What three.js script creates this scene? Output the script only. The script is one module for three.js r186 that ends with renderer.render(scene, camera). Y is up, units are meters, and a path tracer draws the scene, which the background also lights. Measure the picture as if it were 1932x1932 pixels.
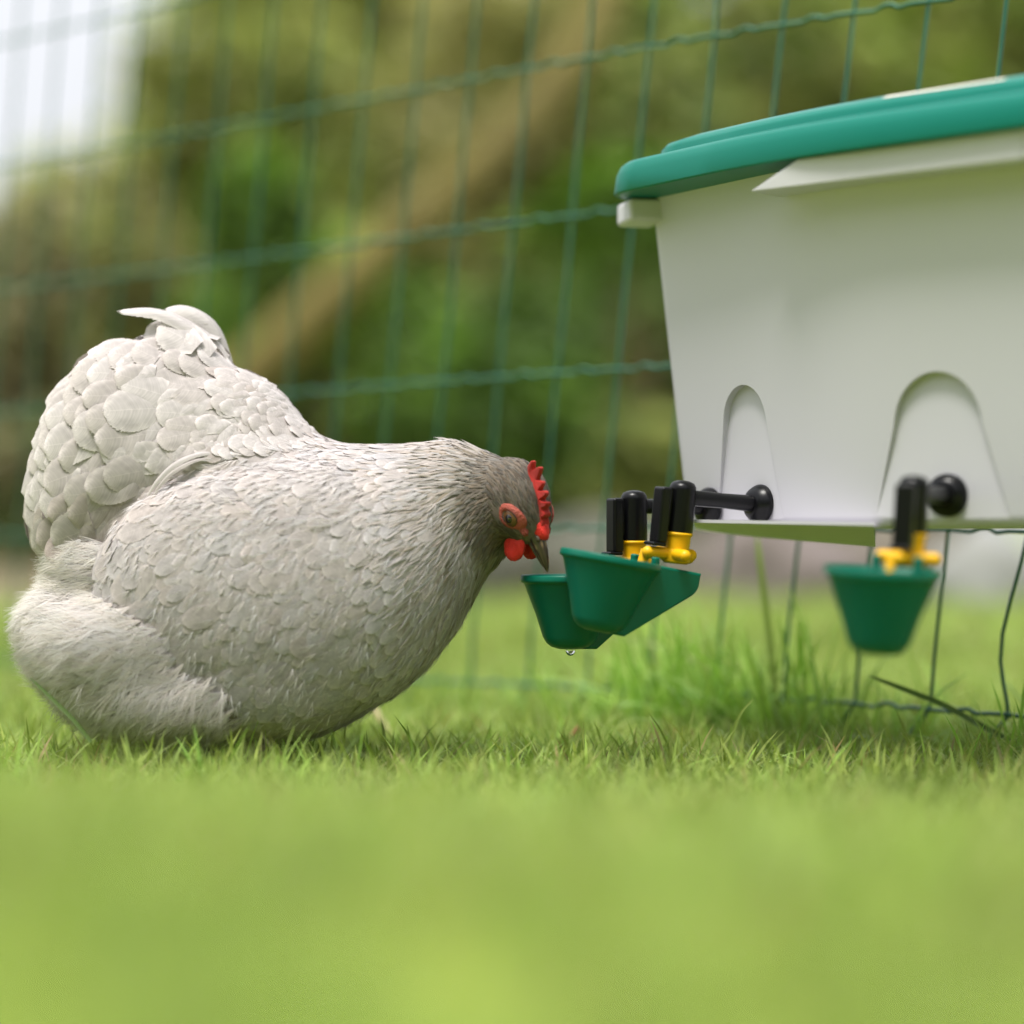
import * as THREE from 'three';
import { mergeGeometries } from 'three/addons/utils/BufferGeometryUtils.js';
import { MarchingCubes } from 'three/addons/objects/MarchingCubes.js';
import { RoundedBoxGeometry } from 'three/addons/geometries/RoundedBoxGeometry.js';
import { Brush, Evaluator, SUBTRACTION } from 'three-bvh-csg';

// ---------------------------------------------------------------- camera, sky, sun, exposure
const F = 4400, CX = 966, CY = 1000, EYE = 0.132;      // focal length and principal point in units of a 1932 pixel wide picture
const scene = new THREE.Scene();
const camera = new THREE.PerspectiveCamera(2 * Math.atan(966 / F) * 180 / Math.PI, 1, 0.02, 400);
camera.filmGauge = 24;
camera.position.set(0, EYE, 0);
camera.setViewOffset(1932, 1932, 0, -34, 1932, 1932);
camera.focus = 1.205;
camera.userData.fStop = 1.5;
camera.updateProjectionMatrix();

const renderer = new THREE.WebGLRenderer({ antialias: true });
renderer.setSize(1024, 1024);
renderer.toneMapping = THREE.LinearToneMapping;
renderer.toneMappingExposure = 3.35;
renderer.shadowMap.enabled = true;

function mulberry(a) {
  return () => { a |= 0; a = a + 0x6D2B79F5 | 0; let t = Math.imul(a ^ a >>> 15, 1 | a); t = t + Math.imul(t ^ t >>> 7, 61 | t) ^ t; return ((t ^ t >>> 14) >>> 0) / 4294967296; };
}
const rnd = mulberry(20240611);
const rr = (a, b) => a + (b - a) * rnd();
const clamp = (v, a, b) => Math.min(b, Math.max(a, v));
const smooth = (a, b, x) => { const t = clamp((x - a) / (b - a), 0, 1); return t * t * (3 - 2 * t); };

// value noise for textures, tileable with period p
function noiseTable(seed, p) { const r = mulberry(seed), t = new Float32Array(p * p); for (let i = 0; i < t.length; i++) t[i] = r(); return t; }
function vnoise(t, p, x, y) {
  const xi = Math.floor(x), yi = Math.floor(y), fx = x - xi, fy = y - yi, m = (a) => ((a % p) + p) % p;
  const sx = fx * fx * (3 - 2 * fx), sy = fy * fy * (3 - 2 * fy);
  const a = t[m(yi) * p + m(xi)], b = t[m(yi) * p + m(xi + 1)], c = t[m(yi + 1) * p + m(xi)], d = t[m(yi + 1) * p + m(xi + 1)];
  return (a + (b - a) * sx) * (1 - sy) + (c + (d - c) * sx) * sy;
}

// one overcast sky: brighter overhead, soft cloud texture all round
{
  const w = 512, h = 256, data = new Float32Array(w * h * 4), nt = noiseTable(7, 64);
  for (let j = 0; j < h; j++) for (let i = 0; i < w; i++) {
    const el = ((j + 0.5) / h - 0.5) * Math.PI, s = Math.max(0, Math.sin(el));
    const az = i / w * 64;
    const n = 0.5 * vnoise(nt, 64, az * 0.5, 40 + el * 9) + 0.5 * vnoise(nt, 64, az, 11 + el * 20);
    let L = SKY_ZENITH() * (0.45 + 0.55 * s) * (0.93 + 0.14 * n);
    if (el < 0) L *= 0.6;
    const k = (j * w + i) * 4;
    data[k] = L * 0.97; data[k + 1] = L * 0.995; data[k + 2] = L * 1.05; data[k + 3] = 1;
  }
  const sky = new THREE.DataTexture(data, w, h, THREE.RGBAFormat, THREE.FloatType);
  sky.mapping = THREE.EquirectangularReflectionMapping; sky.magFilter = THREE.LinearFilter; sky.minFilter = THREE.LinearFilter;
  sky.wrapS = THREE.RepeatWrapping; sky.needsUpdate = true;
  scene.background = sky; scene.environment = sky;
}
function SKY_ZENITH() { return 0.5; }
const sun = new THREE.DirectionalLight(new THREE.Color().setRGB(1, 0.965, 0.9), 1.5);
sun.position.set(-0.95, 4.6, 0.25); sun.target.position.set(0, 0, -1.2);
sun.castShadow = true; sun.shadow.radius = 36;
Object.assign(sun.shadow.camera, { left: -3, right: 3, top: 3, bottom: -3, near: 0.1, far: 20 });
sun.shadow.mapSize.set(2048, 2048);
scene.add(sun, sun.target);

// ---------------------------------------------------------------- helpers
const V = (x, y, z) => new THREE.Vector3(x, y, z);
const W = (px, py, d) => V((px - CX) / F * d, EYE + (CY - py) / F * d, -d);     // a place seen at that point of the picture, d metres away
const C = (r, g, b) => new THREE.Color().setRGB(r, g, b);
const S = (r, g, b) => new THREE.Color().setRGB(r / 255, g / 255, b / 255, THREE.SRGBColorSpace);
const used = {};
function numbered(name) { const n = used[name] = (used[name] ?? -1) + 1; return n ? `${name}_${String(n).padStart(3, '0')}` : name; }
function tag(o, label, category, group, kind) {
  if (label) o.userData.label = label;
  if (category) o.userData.category = category;
  if (group) o.userData.group = group;
  if (kind) o.userData.kind = kind;
  return o;
}
function shade(o) { o.castShadow = true; o.receiveShadow = true; return o; }
function thing(name, label, category, pos = [0, 0, 0], group) {
  const o = new THREE.Group(); o.name = numbered(name); o.position.set(...pos); scene.add(o);
  return tag(o, label, category, group);
}
function part(name, geo, mat, parent) { const m = shade(new THREE.Mesh(geo, mat)); m.name = name; parent.add(m); return m; }
function top(name, geo, mat, label, category, group, kind) {
  const m = shade(new THREE.Mesh(geo, mat)); m.name = numbered(name); scene.add(m); return tag(m, label, category, group, kind);
}
function std(color, roughness = 0.6, extra = {}) { return new THREE.MeshStandardMaterial({ color, roughness, side: THREE.DoubleSide, ...extra }); }
function phys(color, roughness = 0.6, extra = {}) { return new THREE.MeshPhysicalMaterial({ color, roughness, side: THREE.DoubleSide, ...extra }); }
function geo(pos, idx, uv, normal) {
  const g = new THREE.BufferGeometry();
  g.setAttribute('position', new THREE.Float32BufferAttribute(pos, 3));
  if (uv) g.setAttribute('uv', new THREE.Float32BufferAttribute(uv, 2));
  if (idx) g.setIndex(idx);
  if (normal) g.setAttribute('normal', new THREE.Float32BufferAttribute(normal, 3)); else g.computeVertexNormals();
  return g;
}
function merged(list) { return mergeGeometries(list.map((g) => { const n = g.index ? g.toNonIndexed() : g; for (const k of Object.keys(n.attributes)) if (!['position', 'normal', 'uv'].includes(k)) n.deleteAttribute(k); if (!n.attributes.uv) n.setAttribute('uv', new THREE.Float32BufferAttribute(new Float32Array(n.attributes.position.count * 2), 2)); return n; })); }
// a tube along points, radius a number or a function of 0..1
function tube(pts, radius, seg = 6, caps = true) {
  const n = pts.length, pos = [], nor = [], uv = [], idx = [], T = V(), N = V(), B = V(), q = V();
  let prev = null, len = 0;
  for (let i = 0; i < n; i++) {
    T.subVectors(pts[Math.min(n - 1, i + 1)], pts[Math.max(0, i - 1)]).normalize();
    if (!prev) { prev = Math.abs(T.y) < 0.9 ? V(0, 1, 0) : V(1, 0, 0); }
    N.copy(prev).addScaledVector(T, -prev.dot(T)).normalize(); B.crossVectors(T, N); prev = N.clone();
    const r = typeof radius === 'function' ? radius(i / (n - 1)) : radius;
    if (i) len += pts[i].distanceTo(pts[i - 1]);
    for (let k = 0; k <= seg; k++) {
      const a = k / seg * Math.PI * 2, c = Math.cos(a), s = Math.sin(a);
      q.set(0, 0, 0).addScaledVector(N, c).addScaledVector(B, s);
      nor.push(q.x, q.y, q.z); pos.push(pts[i].x + q.x * r, pts[i].y + q.y * r, pts[i].z + q.z * r); uv.push(k / seg, len);
    }
  }
  for (let i = 0; i < n - 1; i++) for (let k = 0; k < seg; k++) { const a = i * (seg + 1) + k, b = a + seg + 1; idx.push(a, a + 1, b, b, a + 1, b + 1); }
  if (caps) for (const i of [0, n - 1]) {
    const c = pos.length / 3, base = i * (seg + 1);
    pos.push(pts[i].x, pts[i].y, pts[i].z); uv.push(0.5, 0);
    T.subVectors(pts[Math.min(n - 1, i + 1)], pts[Math.max(0, i - 1)]).normalize().multiplyScalar(i ? 1 : -1); nor.push(T.x, T.y, T.z);
    for (let k = 0; k < seg; k++) i ? idx.push(c, base + k, base + k + 1) : idx.push(c, base + k + 1, base + k);
  }
  return geo(pos, idx, uv, nor);
}
const spline = (pts, n) => new THREE.CatmullRomCurve3(pts).getPoints(n);
function dataTex(w, h, fn, srgb = false, repeat) {
  const d = new Uint8Array(w * h * 4);
  for (let j = 0; j < h; j++) for (let i = 0; i < w; i++) { const c = fn(i / w, j / h), k = (j * w + i) * 4; d[k] = clamp(c[0] * 255, 0, 255); d[k + 1] = clamp(c[1] * 255, 0, 255); d[k + 2] = clamp(c[2] * 255, 0, 255); d[k + 3] = c[3] === undefined ? 255 : clamp(c[3] * 255, 0, 255); }
  const t = new THREE.DataTexture(d, w, h); t.magFilter = THREE.LinearFilter; t.minFilter = THREE.LinearFilter; t.wrapS = t.wrapT = THREE.RepeatWrapping;
  if (repeat) t.repeat.set(repeat, repeat);
  if (srgb) t.colorSpace = THREE.SRGBColorSpace; t.needsUpdate = true; return t;
}
function copies(name, g, m, list, parent) {      // list of [Matrix4, Color]
  const o = shade(new THREE.InstancedMesh(g, m, list.length)); o.name = name;
  list.forEach(([mat, col], i) => { o.setMatrixAt(i, mat); if (col) o.setColorAt(i, col); });
  parent.add(o); return o;
}

// ---------------------------------------------------------------- ground
// the lawn swells gently towards the lens
const rise = (x, z) => z < 0 ? (0.046 - 0.018 * clamp(x / 0.25, -1, 1)) * smooth(1.06, 0.5, -z) : (0.046 - 0.018 * clamp(x / 0.25, -1, 1)) * smooth(3, 0.8, z);
{
  const n1 = noiseTable(3, 32), n2 = noiseTable(4, 128);
  const map = dataTex(512, 512, (u, v) => {
    const a = 0.5 * vnoise(n1, 32, u * 32, v * 32) + 0.5 * vnoise(n2, 128, u * 128, v * 128), b = vnoise(n1, 32, u * 8, v * 8);
    return [0.42 + 0.2 * a + 0.06 * b, 0.54 + 0.16 * a, 0.17 + 0.12 * a];
  }, true);
  map.repeat.set(120, 120);
  const xs = [-120, -30, -8, -4], zs = [-120, -40, -14, -6, -3, -2, -1.5]; for (let i = 0; i <= 24; i++) xs.push(-2.4 + i * 0.2); xs.push(4, 8, 30, 120);
  for (let i = 0; i <= 28; i++) zs.push(-1.3 + i * 0.05); zs.push(0.3, 0.6, 1, 1.5, 2, 2.6, 3.2, 6, 14, 40, 120);
  const pos = [], uv = [], idx = [];
  for (const z of zs) for (const x of xs) { pos.push(x, rise(x, z), z); uv.push(x / 240, z / 240); }
  for (let j = 0; j < zs.length - 1; j++) for (let i = 0; i < xs.length - 1; i++) { const a = j * xs.length + i, b = a + xs.length; idx.push(a, b, a + 1, b, b + 1, a + 1); }
  const g = geo(pos, idx, uv);
  top('ground', g, std(0xffffff, 0.95, { map }), null, null, null, 'structure');
}

{
  // bare bed of earth and litter under the shrubs
  const n1 = noiseTable(13, 64), map = dataTex(256, 256, (u, v) => { const a = 0.5 * vnoise(n1, 64, u * 64, v * 64) + 0.5 * vnoise(n1, 64, u * 16, v * 16); return [0.33 + 0.22 * a, 0.31 + 0.18 * a, 0.22 + 0.15 * a]; }, true);
  map.repeat.set(0.8, 0.8);
  const pos = [], uv = [], idx = [];
  for (let i = 0; i <= 60; i++) { const x = -9 + 18 * i / 60, d = 3.3 + 0.22 * Math.sin(x * 3.1) + 0.12 * Math.sin(x * 7.7 + 1); pos.push(x, 0.004, -d, x, 0.02, -d - 1.5, x * 1.4, 0.02, -14); uv.push(x, d, x, d + 1.5, x * 1.4, 14); }
  for (let i = 0; i < 60; i++) for (const k of [0, 1]) { const a = i * 3 + k; idx.push(a, a + 3, a + 1, a + 1, a + 3, a + 4); }
  top('flower_bed', geo(pos, idx, uv), std(0xffffff, 0.97, { map }), null, null, null, 'structure');
}

// ---------------------------------------------------------------- grass
const grassMat = phys(0xffffff, 0.62, { transmission: 0.5, thickness: 0, specularIntensity: 0.6 });
grassMat.roughness = 0.8;
function blade(list, x, z, h, w, lean, dir, twist, bend = 1.6, seg = 4) {
  // one curved, folded blade appended to {pos, idx, uv, nor}
  const base = list.pos.length / 3, c = Math.cos(dir), s = Math.sin(dir), tc = Math.cos(dir + Math.PI / 2 + twist), ts = Math.sin(dir + Math.PI / 2 + twist);
  for (let i = 0; i <= seg; i++) {
    const t = i / seg, off = lean * h * Math.pow(t, bend), y = h * (t - 0.35 * lean * t * t * Math.min(1, lean));
    const ww = w * 0.5 * (t < 0.55 ? 0.75 + 0.25 * t / 0.55 : Math.sqrt(Math.max(0, 1 - Math.pow((t - 0.55) / 0.45, 2))));
    const px = x + c * off, pz = z + s * off;
    if (i === seg) { list.pos.push(px, y, pz); list.uv.push(0.5, 1); } else {
      list.pos.push(px - tc * ww, y, pz - ts * ww, px + tc * ww, y, pz + ts * ww); list.uv.push(0, t, 1, t);
    }
  }
  for (let i = 0; i < seg; i++) { const a = base + i * 2; if (i < seg - 1) list.idx.push(a, a + 1, a + 2, a + 1, a + 3, a + 2); else list.idx.push(a, a + 1, a + 2); }
}
function tuftGeo(seed, nb, spread, h0, h1, w0, w1, lean0, lean1) {
  const r = mulberry(seed), l = { pos: [], idx: [], uv: [] };
  for (let i = 0; i < nb; i++) {
    const a = r() * 6.283, q = Math.sqrt(r()) * spread;
    blade(l, Math.cos(a) * q, Math.sin(a) * q, h0 + (h1 - h0) * r(), w0 + (w1 - w0) * r(), lean0 + (lean1 - lean0) * r() * r(), r() * 6.283, (r() - 0.5) * 1.4);
  }
  return geo(l.pos, l.idx, l.uv);
}
function grassColor() {
  const q = rnd();
  if (q < 0.05) return C(rr(0.36, 0.46), rr(0.31, 0.37), rr(0.11, 0.16));           // dry
  const k = rr(0.75, 1.2), y = rnd();
  return C((0.265 + 0.11 * y) * k, (0.40 + 0.05 * y) * k, (0.062 + 0.03 * y) * k);
}
const fenceD = (x) => 1.31 + (0.2453 - x) / 0.7526 * 0.659;     // depth of the fence line at a sideways place
{
  const kinds = [0, 1, 2, 3].map((i) => tuftGeo(100 + i, 8, 0.014, 0.010, 0.032, 0.0008, 0.0017, 0.25, 1.5));
  const lists = kinds.map(() => []);
  const m = new THREE.Matrix4(), q = new THREE.Quaternion(), e = new THREE.Euler();
  const add = (l, x, z, s, sy) => { e.set((rnd() - 0.5) * 0.3, rnd() * 6.283, (rnd() - 0.5) * 0.3); q.setFromEuler(e); l.push([new THREE.Matrix4().compose(V(x, rise(x, z) - 0.001, z), q, V(s, s * sy, s)), grassColor()]); };
  for (let i = 0; i < 42000; i++) {                      // the lawn from before the lens to behind the fence
    const d = Math.sqrt(rr(0.26 * 0.26, 2.4 * 2.4)), x = rr(-1, 1) * (0.34 * d + 0.12);
    add(lists[i % 4], x, -d, rr(0.7, 1.2) * (d < 0.8 ? 0.8 : 1), rr(0.6, 1.15));
  }
  for (let i = 0; i < 17000; i++) {                      // farther lawn
    const d = Math.sqrt(rr(2.2 * 2.2, 3.75 * 3.75)), x = rr(-1, 1) * (0.4 * d + 0.3), far = 3.3 + 0.22 * Math.sin(x * 3.1) + 0.12 * Math.sin(x * 7.7 + 1);
    if (d > far) continue;
    add(lists[i % 4], x, -d, rr(1.6, 2.4), rr(0.6, 0.9));
  }
  const g = new THREE.Group(); g.name = 'lawn_grass'; g.userData.kind = 'stuff'; scene.add(g);
  tag(g, 'short mown lawn grass all over the ground', 'grass');
  lists.forEach((l, i) => { copies('grass_tufts', kinds[i], grassMat, l, g).userData.kind = 'stuff'; });
}
{
  // unmown grass along the foot of the fence
  const kinds = [0, 1, 2].map((i) => tuftGeo(200 + i, 5, 0.02, 0.03, 0.09, 0.0013, 0.0030, 0.2, 1.7));
  const lists = kinds.map(() => []);
  const q = new THREE.Quaternion(), e = new THREE.Euler();
  const put = (x, d, s, sy) => { e.set((rnd() - 0.5) * 0.5, rnd() * 6.283, (rnd() - 0.5) * 0.5); q.setFromEuler(e); lists[Math.floor(rnd() * 3)].push([new THREE.Matrix4().compose(V(x, rise(x, -d) - 0.002, -d), q, V(s, s * sy, s)), grassColor().multiply(C(1.0, 1.2, 0.95))]); };
  for (let i = 0; i < 420; i++) { const x = rr(-0.75, 0.42), d = fenceD(x) + rr(-0.05, 0.06); put(x, d, rr(0.35, 0.75), rr(0.7, 1)); }
  for (let i = 0; i < 90; i++) { const x = 0.12 + (rnd() + rnd() - 1) * 0.075, d = fenceD(x) + rr(-0.05, 0.05); put(x, d, rr(0.7, 1.15), rr(0.8, 1.3)); }
  for (let i = 0; i < 70; i++) { const x = rr(0.0, 0.34), d = fenceD(x) + rr(-0.06, 0.14); put(x, d, rr(0.55, 0.95), rr(0.7, 1.15)); }
  for (let i = 0; i < 60; i++) { const x = rr(0.15, 0.34), d = rr(1.17, 1.3); put(x, d, rr(0.3, 0.6), rr(0.6, 0.95)); }
  for (let i = 0; i < 70; i++) { const x = rr(-0.32, 0.0), d = rr(1.08, 1.17); put(x, d, rr(0.3, 0.55), rr(0.8, 1.1)); }
  for (let i = 0; i < 60; i++) { const x = rr(-0.1, 0.2), d = rr(1.15, 1.34); put(x, d, rr(0.3, 0.5), rr(0.7, 1.0)); }
  const g = new THREE.Group(); g.name = 'tall_grass'; scene.add(g);
  tag(g, 'longer unmown grass along the foot of the wire fence', 'grass', null, 'stuff');
  lists.forEach((l, i) => { copies('long_tufts', kinds[i], grassMat, l, g).userData.kind = 'stuff'; });
}

// ---------------------------------------------------------------- wire fence
const fenceAt = (s, y) => V(0.2453 - 0.7526 * s, y, -(1.31 + 0.659 * s));        // s metres along the fence to the left
{
  const fence = thing('wire_fence', 'green plastic coated wire mesh fence standing on the lawn behind the hen', 'fence');
  const wire = phys(S(22, 92, 72), 0.38, { clearcoat: 0.3, clearcoatRoughness: 0.3 });
  const h = 0.1, rows = [-1.03, -0.02, 0.98, 1.98, 2.97, 3.97, 4.97, 5.97, 6.97];
  const lean = (y) => -0.125 * (y - EYE);
  const sag = (s) => 0.003 * Math.sin(s * 5.1 + 0.6);
  const sMin = -0.45, cells = 52;
  for (let k = 0; k <= cells; k++) {
    const s0 = sMin + k * 0.05, j = [], pts = [];
    for (let i = 0; i < rows.length; i++) {
      const y = EYE + rows[i] * h + sag(s0);
      j.push([s0 + lean(y) + (i ? 0 : 0), y]);
    }
    // the free end below the lowest wire is kinked and goes into the turf
    const kick = rr(0.014, 0.024);
    pts.push(fenceAt(j[0][0] + kick + 0.004, -0.03), fenceAt(j[0][0] + kick, 0.0), fenceAt(j[0][0] + 0.002, j[0][1] - 0.003));
    const bend = Math.abs(k - 8) < 0.5 ? 0.009 : rr(-0.0015, 0.002);
    for (let i = 0; i < j.length; i++) {
      pts.push(fenceAt(j[i][0], j[i][1]));
      if (i < j.length - 1) { const a = j[i], b = j[i + 1]; const q = i ? rr(-0.001, 0.001) : bend; pts.push(fenceAt(a[0] * 0.65 + b[0] * 0.35 + q, a[1] * 0.65 + b[1] * 0.35)); }
    }
    part('upright_wire', tube(spline(pts, 64), 0.00115, 7), wire, fence);
  }
  for (let i = 0; i < rows.length; i++) {
    const pts = [], y0 = EYE + rows[i] * h;
    for (let k = 0; k < cells; k++) {
      const s0 = sMin + k * 0.05 + lean(y0);
      // each cell has a short crimp half way
      for (const [t, a] of [[0, 0], [0.25, 0.0002], [0.4, -0.0008], [0.5, 0.0014], [0.6, 0.0014], [0.72, -0.0008]]) {
        const s = s0 + t * 0.05, p = fenceAt(s, y0 + sag(s) + a + rr(-0.0003, 0.0003)); p.z += 0.0016; pts.push(p);
      }
    }
    part('cross_wire', tube(pts, 0.00125, 7), wire, fence);
  }
}

// ---------------------------------------------------------------- water tank hung in front of the fence
// plan outline [x, depth]
const tankPlan = [[0.0640, 1.284], [0.1422, 1.152], [0.2395, 1.06], [0.345, 0.962], [0.452, 1.09], [0.196, 1.345]];
function inset(poly, t) {       // moves every edge inwards by t (outline is clockwise seen from above in x, depth)
  const n = poly.length, out = [];
  const cx = poly.reduce((a, p) => a + p[0], 0) / n, cy = poly.reduce((a, p) => a + p[1], 0) / n;
  const edge = (i) => { const a = poly[i], b = poly[(i + 1) % n]; let nx = b[1] - a[1], ny = a[0] - b[0]; const l = Math.hypot(nx, ny); nx /= l; ny /= l; if (nx * (cx - a[0]) + ny * (cy - a[1]) < 0) { nx = -nx; ny = -ny; } return [nx, ny, nx * a[0] + ny * a[1] + t]; };
  for (let i = 0; i < n; i++) { const e = edge((i + n - 1) % n), f = edge(i), det = e[0] * f[1] - e[1] * f[0]; if (Math.abs(det) < 1e-3) out.push([poly[i][0] + f[0] * t, poly[i][1] + f[1] * t]); else out.push([(e[2] * f[1] - e[1] * f[2]) / det, (e[0] * f[2] - e[2] * f[0]) / det]); }
  return out;
}
function rounded(poly, radii, seg = 10) {
  const n = poly.length, out = [];
  for (let i = 0; i < n; i++) {
    const p = poly[i], a = poly[(i + n - 1) % n], b = poly[(i + 1) % n], r = radii[i];
    const ua = [a[0] - p[0], a[1] - p[1]], ub = [b[0] - p[0], b[1] - p[1]], la = Math.hypot(...ua), lb = Math.hypot(...ub);
    const t = Math.min(r, la * 0.45, lb * 0.45);
    const A = [p[0] + ua[0] / la * t, p[1] + ua[1] / la * t], B = [p[0] + ub[0] / lb * t, p[1] + ub[1] / lb * t];
    for (let k = 0; k <= seg; k++) { const q = k / seg, w0 = (1 - q) * (1 - q), w1 = 2 * q * (1 - q), w2 = q * q; out.push([A[0] * w0 + p[0] * w1 + B[0] * w2, A[1] * w0 + p[1] * w1 + B[1] * w2]); }
  }
  return out;
}
function loft(rings, capBottom = true, capTop = true) {      // rings: [{poly (x, depth), y}], same counts
  const pos = [], uv = [], idx = [], n = rings[0].poly.length;
  for (const r of rings) for (let k = 0; k <= n; k++) { const p = r.poly[k % n]; pos.push(p[0], r.y, -p[1]); uv.push(k / n, r.y); }
  for (let i = 0; i < rings.length - 1; i++) for (let k = 0; k < n; k++) { const a = i * (n + 1) + k, b = a + n + 1; idx.push(a, a + 1, b, b, a + 1, b + 1); }
  const cap = (r, flip) => {
    const c = pos.length / 3; let x = 0, z = 0; for (const p of r.poly) { x += p[0] / n; z -= p[1] / n; }
    pos.push(x, r.y, z); uv.push(0.5, 0.5);
    for (let k = 0; k < n; k++) { pos.push(r.poly[k][0], r.y, -r.poly[k][1]); uv.push(0, 0); }
    for (let k = 0; k < n; k++) { const a = c + 1 + k, b = c + 1 + (k + 1) % n; flip ? idx.push(c, b, a) : idx.push(c, a, b); }
  };
  if (capBottom) cap(rings[0], true);
  if (capTop) cap(rings[rings.length - 1], false);
  return geo(pos, idx, uv);
}
const lidPlan = tankPlan.map((p, i) => i ? p : [0.0695, 1.264]);
const radii = [0.012, 0.05, 0.09, 0.03, 0.03, 0.03];
const LIDY = EYE + 0.181, BOTY = EYE + 0.001;
const taperAt = (y) => 0.0135 * clamp((LIDY - y) / (LIDY - BOTY), 0, 1) + 0.0065;
const tankMat = phys(C(0.54, 0.527, 0.57), 0.42, { specularIntensity: 0.6 });
const tank = thing('water_tank', 'white plastic water tank with teal lid hanging at the fence', 'water tank', [0.2395, BOTY, -1.15]);
const toTank = (g) => g.translate(-0.2395, -BOTY, 1.15);
const wallAt = (px, y, e) => {      // where the line of sight through px meets wall edge e at height y
  const p = inset(tankPlan, taperAt(y)), a = p[e], b = p[e + 1], k = (px - CX) / F;
  const t = (k * a[1] - a[0]) / ((b[0] - a[0]) - k * (b[1] - a[1]));
  return [a[0] + (b[0] - a[0]) * t, a[1] + (b[1] - a[1]) * t];
};
{
  const at = (y, extra = 0) => ({ y, poly: rounded(inset(tankPlan, taperAt(y) + extra), radii) });
  const body = loft([at(BOTY, 0.004), at(BOTY + 0.002, 0.0012), at(BOTY + 0.006), at(EYE + 0.06), at(EYE + 0.12), at(LIDY)]);
  // recessed arches pressed into the wall
  const ev = new Evaluator(); ev.useGroups = false; ev.attributes = ['position', 'normal', 'uv'];
  let brush = new Brush(body, tankMat); brush.updateMatrixWorld();
  const arch = (e, pxL, pxR, pyTop, depth, tilt) => {
    const yT = EYE + (CY - pyTop) / F * 1.14, l = wallAt(pxL, EYE + 0.05, e), r = wallAt(pxR, EYE + 0.05, e);
    const w = Math.hypot(r[0] - l[0], r[1] - l[1]), mid = [(l[0] + r[0]) / 2, (l[1] + r[1]) / 2], dx = (r[0] - l[0]) / w, dd = (r[1] - l[1]) / w;
    const hgt = yT - BOTY - 0.004, R = w * 0.40;
    const sh = new THREE.Shape(); sh.moveTo(-w * 0.62, 0); sh.lineTo(w * 0.62, 0); sh.lineTo(R * 1.02, hgt - R * 1.05);
    for (let k = 1; k < 16; k++) { const a = k / 16 * Math.PI; sh.lineTo(Math.cos(a) * R, hgt - R * 1.05 + Math.sin(a) * R * 1.05); }
    sh.lineTo(-R * 1.02, hgt - R * 1.05); sh.closePath();
    const g = new THREE.ExtrudeGeometry(sh, { depth: 0.05, bevelEnabled: false });
    // extrusion axis +z points out of the wall; tilted so that the recess is deepest under the arch
    const b = new Brush(g, tankMat), out = V(dd, 0, dx).normalize();      // wall normal towards the lens
    if (out.z < 0) out.negate();
    const side = V(dx, 0, -dd).normalize(), upv = V(0, 1, 0);
    const m = new THREE.Matrix4().makeBasis(side, upv, out);
    const yb = BOTY + 0.003, base = wallAt((pxL + pxR) / 2, yb, e);
    m.setPosition(V(base[0], yb, -base[1]).addScaledVector(out, -0.0004));
    const tl = new THREE.Matrix4().makeRotationX(-tilt);
    b.applyMatrix4(m.multiply(tl)); b.updateMatrixWorld();
    brush = ev.evaluate(brush, b, SUBTRACTION); brush.updateMatrixWorld();
  };
  arch(0, 1366, 1466, 703, 0.006, -0.018);
  arch(1, 1672, 1880, 703, 0.006, -0.018);
  const g = brush.geometry; g.clearGroups();
  part('body', toTank(g), tankMat, tank);

  // lid: overhanging skirt with a rounded upper edge, then a raised panel
  const lidMat = phys(C(0.0, 0.16, 0.122), 0.38, { specularIntensity: 0.5 });
  const out = (t) => rounded(inset(lidPlan, -t), [0.034, 0.09, 0.12, 0.05, 0.04, 0.04]);
  const lid = loft([{ y: LIDY, poly: out(0.016) }, { y: LIDY + 0.0005, poly: out(0.0185) }, { y: LIDY + 0.010, poly: out(0.0175) }, { y: LIDY + 0.0145, poly: out(0.016) }, { y: LIDY + 0.0168, poly: out(0.0138) }, { y: LIDY + 0.0178, poly: out(0.008) }]);
  const lidPart = part('lid', toTank(lid), lidMat, tank);
  const up = (t) => rounded(inset(lidPlan, t), [0.03, 0.07, 0.1, 0.05, 0.04, 0.04]);
  const panel = loft([{ y: LIDY + 0.016, poly: up(0.0) }, { y: LIDY + 0.0232, poly: up(0.0008) }, { y: LIDY + 0.0262, poly: up(0.003) }, { y: LIDY + 0.0297, poly: up(0.012) }, { y: LIDY + 0.0312, poly: up(0.03) }]);
  part('raised_panel', toTank(panel), lidMat, lidPart);
  // a thin cream strip along the sloping edge of the raised panel
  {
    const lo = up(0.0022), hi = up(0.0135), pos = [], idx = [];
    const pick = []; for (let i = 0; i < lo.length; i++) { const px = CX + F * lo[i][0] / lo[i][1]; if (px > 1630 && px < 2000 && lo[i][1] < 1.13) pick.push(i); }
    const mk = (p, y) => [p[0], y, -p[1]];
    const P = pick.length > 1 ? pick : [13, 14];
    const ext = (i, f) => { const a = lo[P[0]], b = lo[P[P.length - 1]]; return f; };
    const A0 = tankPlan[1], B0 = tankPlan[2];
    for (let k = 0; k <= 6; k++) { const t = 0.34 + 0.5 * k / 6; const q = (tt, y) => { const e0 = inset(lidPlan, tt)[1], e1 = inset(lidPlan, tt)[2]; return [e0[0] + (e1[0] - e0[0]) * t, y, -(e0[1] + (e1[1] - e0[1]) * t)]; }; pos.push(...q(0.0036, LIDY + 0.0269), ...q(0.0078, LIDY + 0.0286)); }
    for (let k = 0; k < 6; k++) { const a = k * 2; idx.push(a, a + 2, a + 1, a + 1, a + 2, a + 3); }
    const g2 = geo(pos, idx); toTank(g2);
    const st = part('cream_strip', g2, std(C(0.78, 0.73, 0.62), 0.5), lidPart); st.userData.label = 'cream strip on the sloping edge of the lid';
  }
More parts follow.
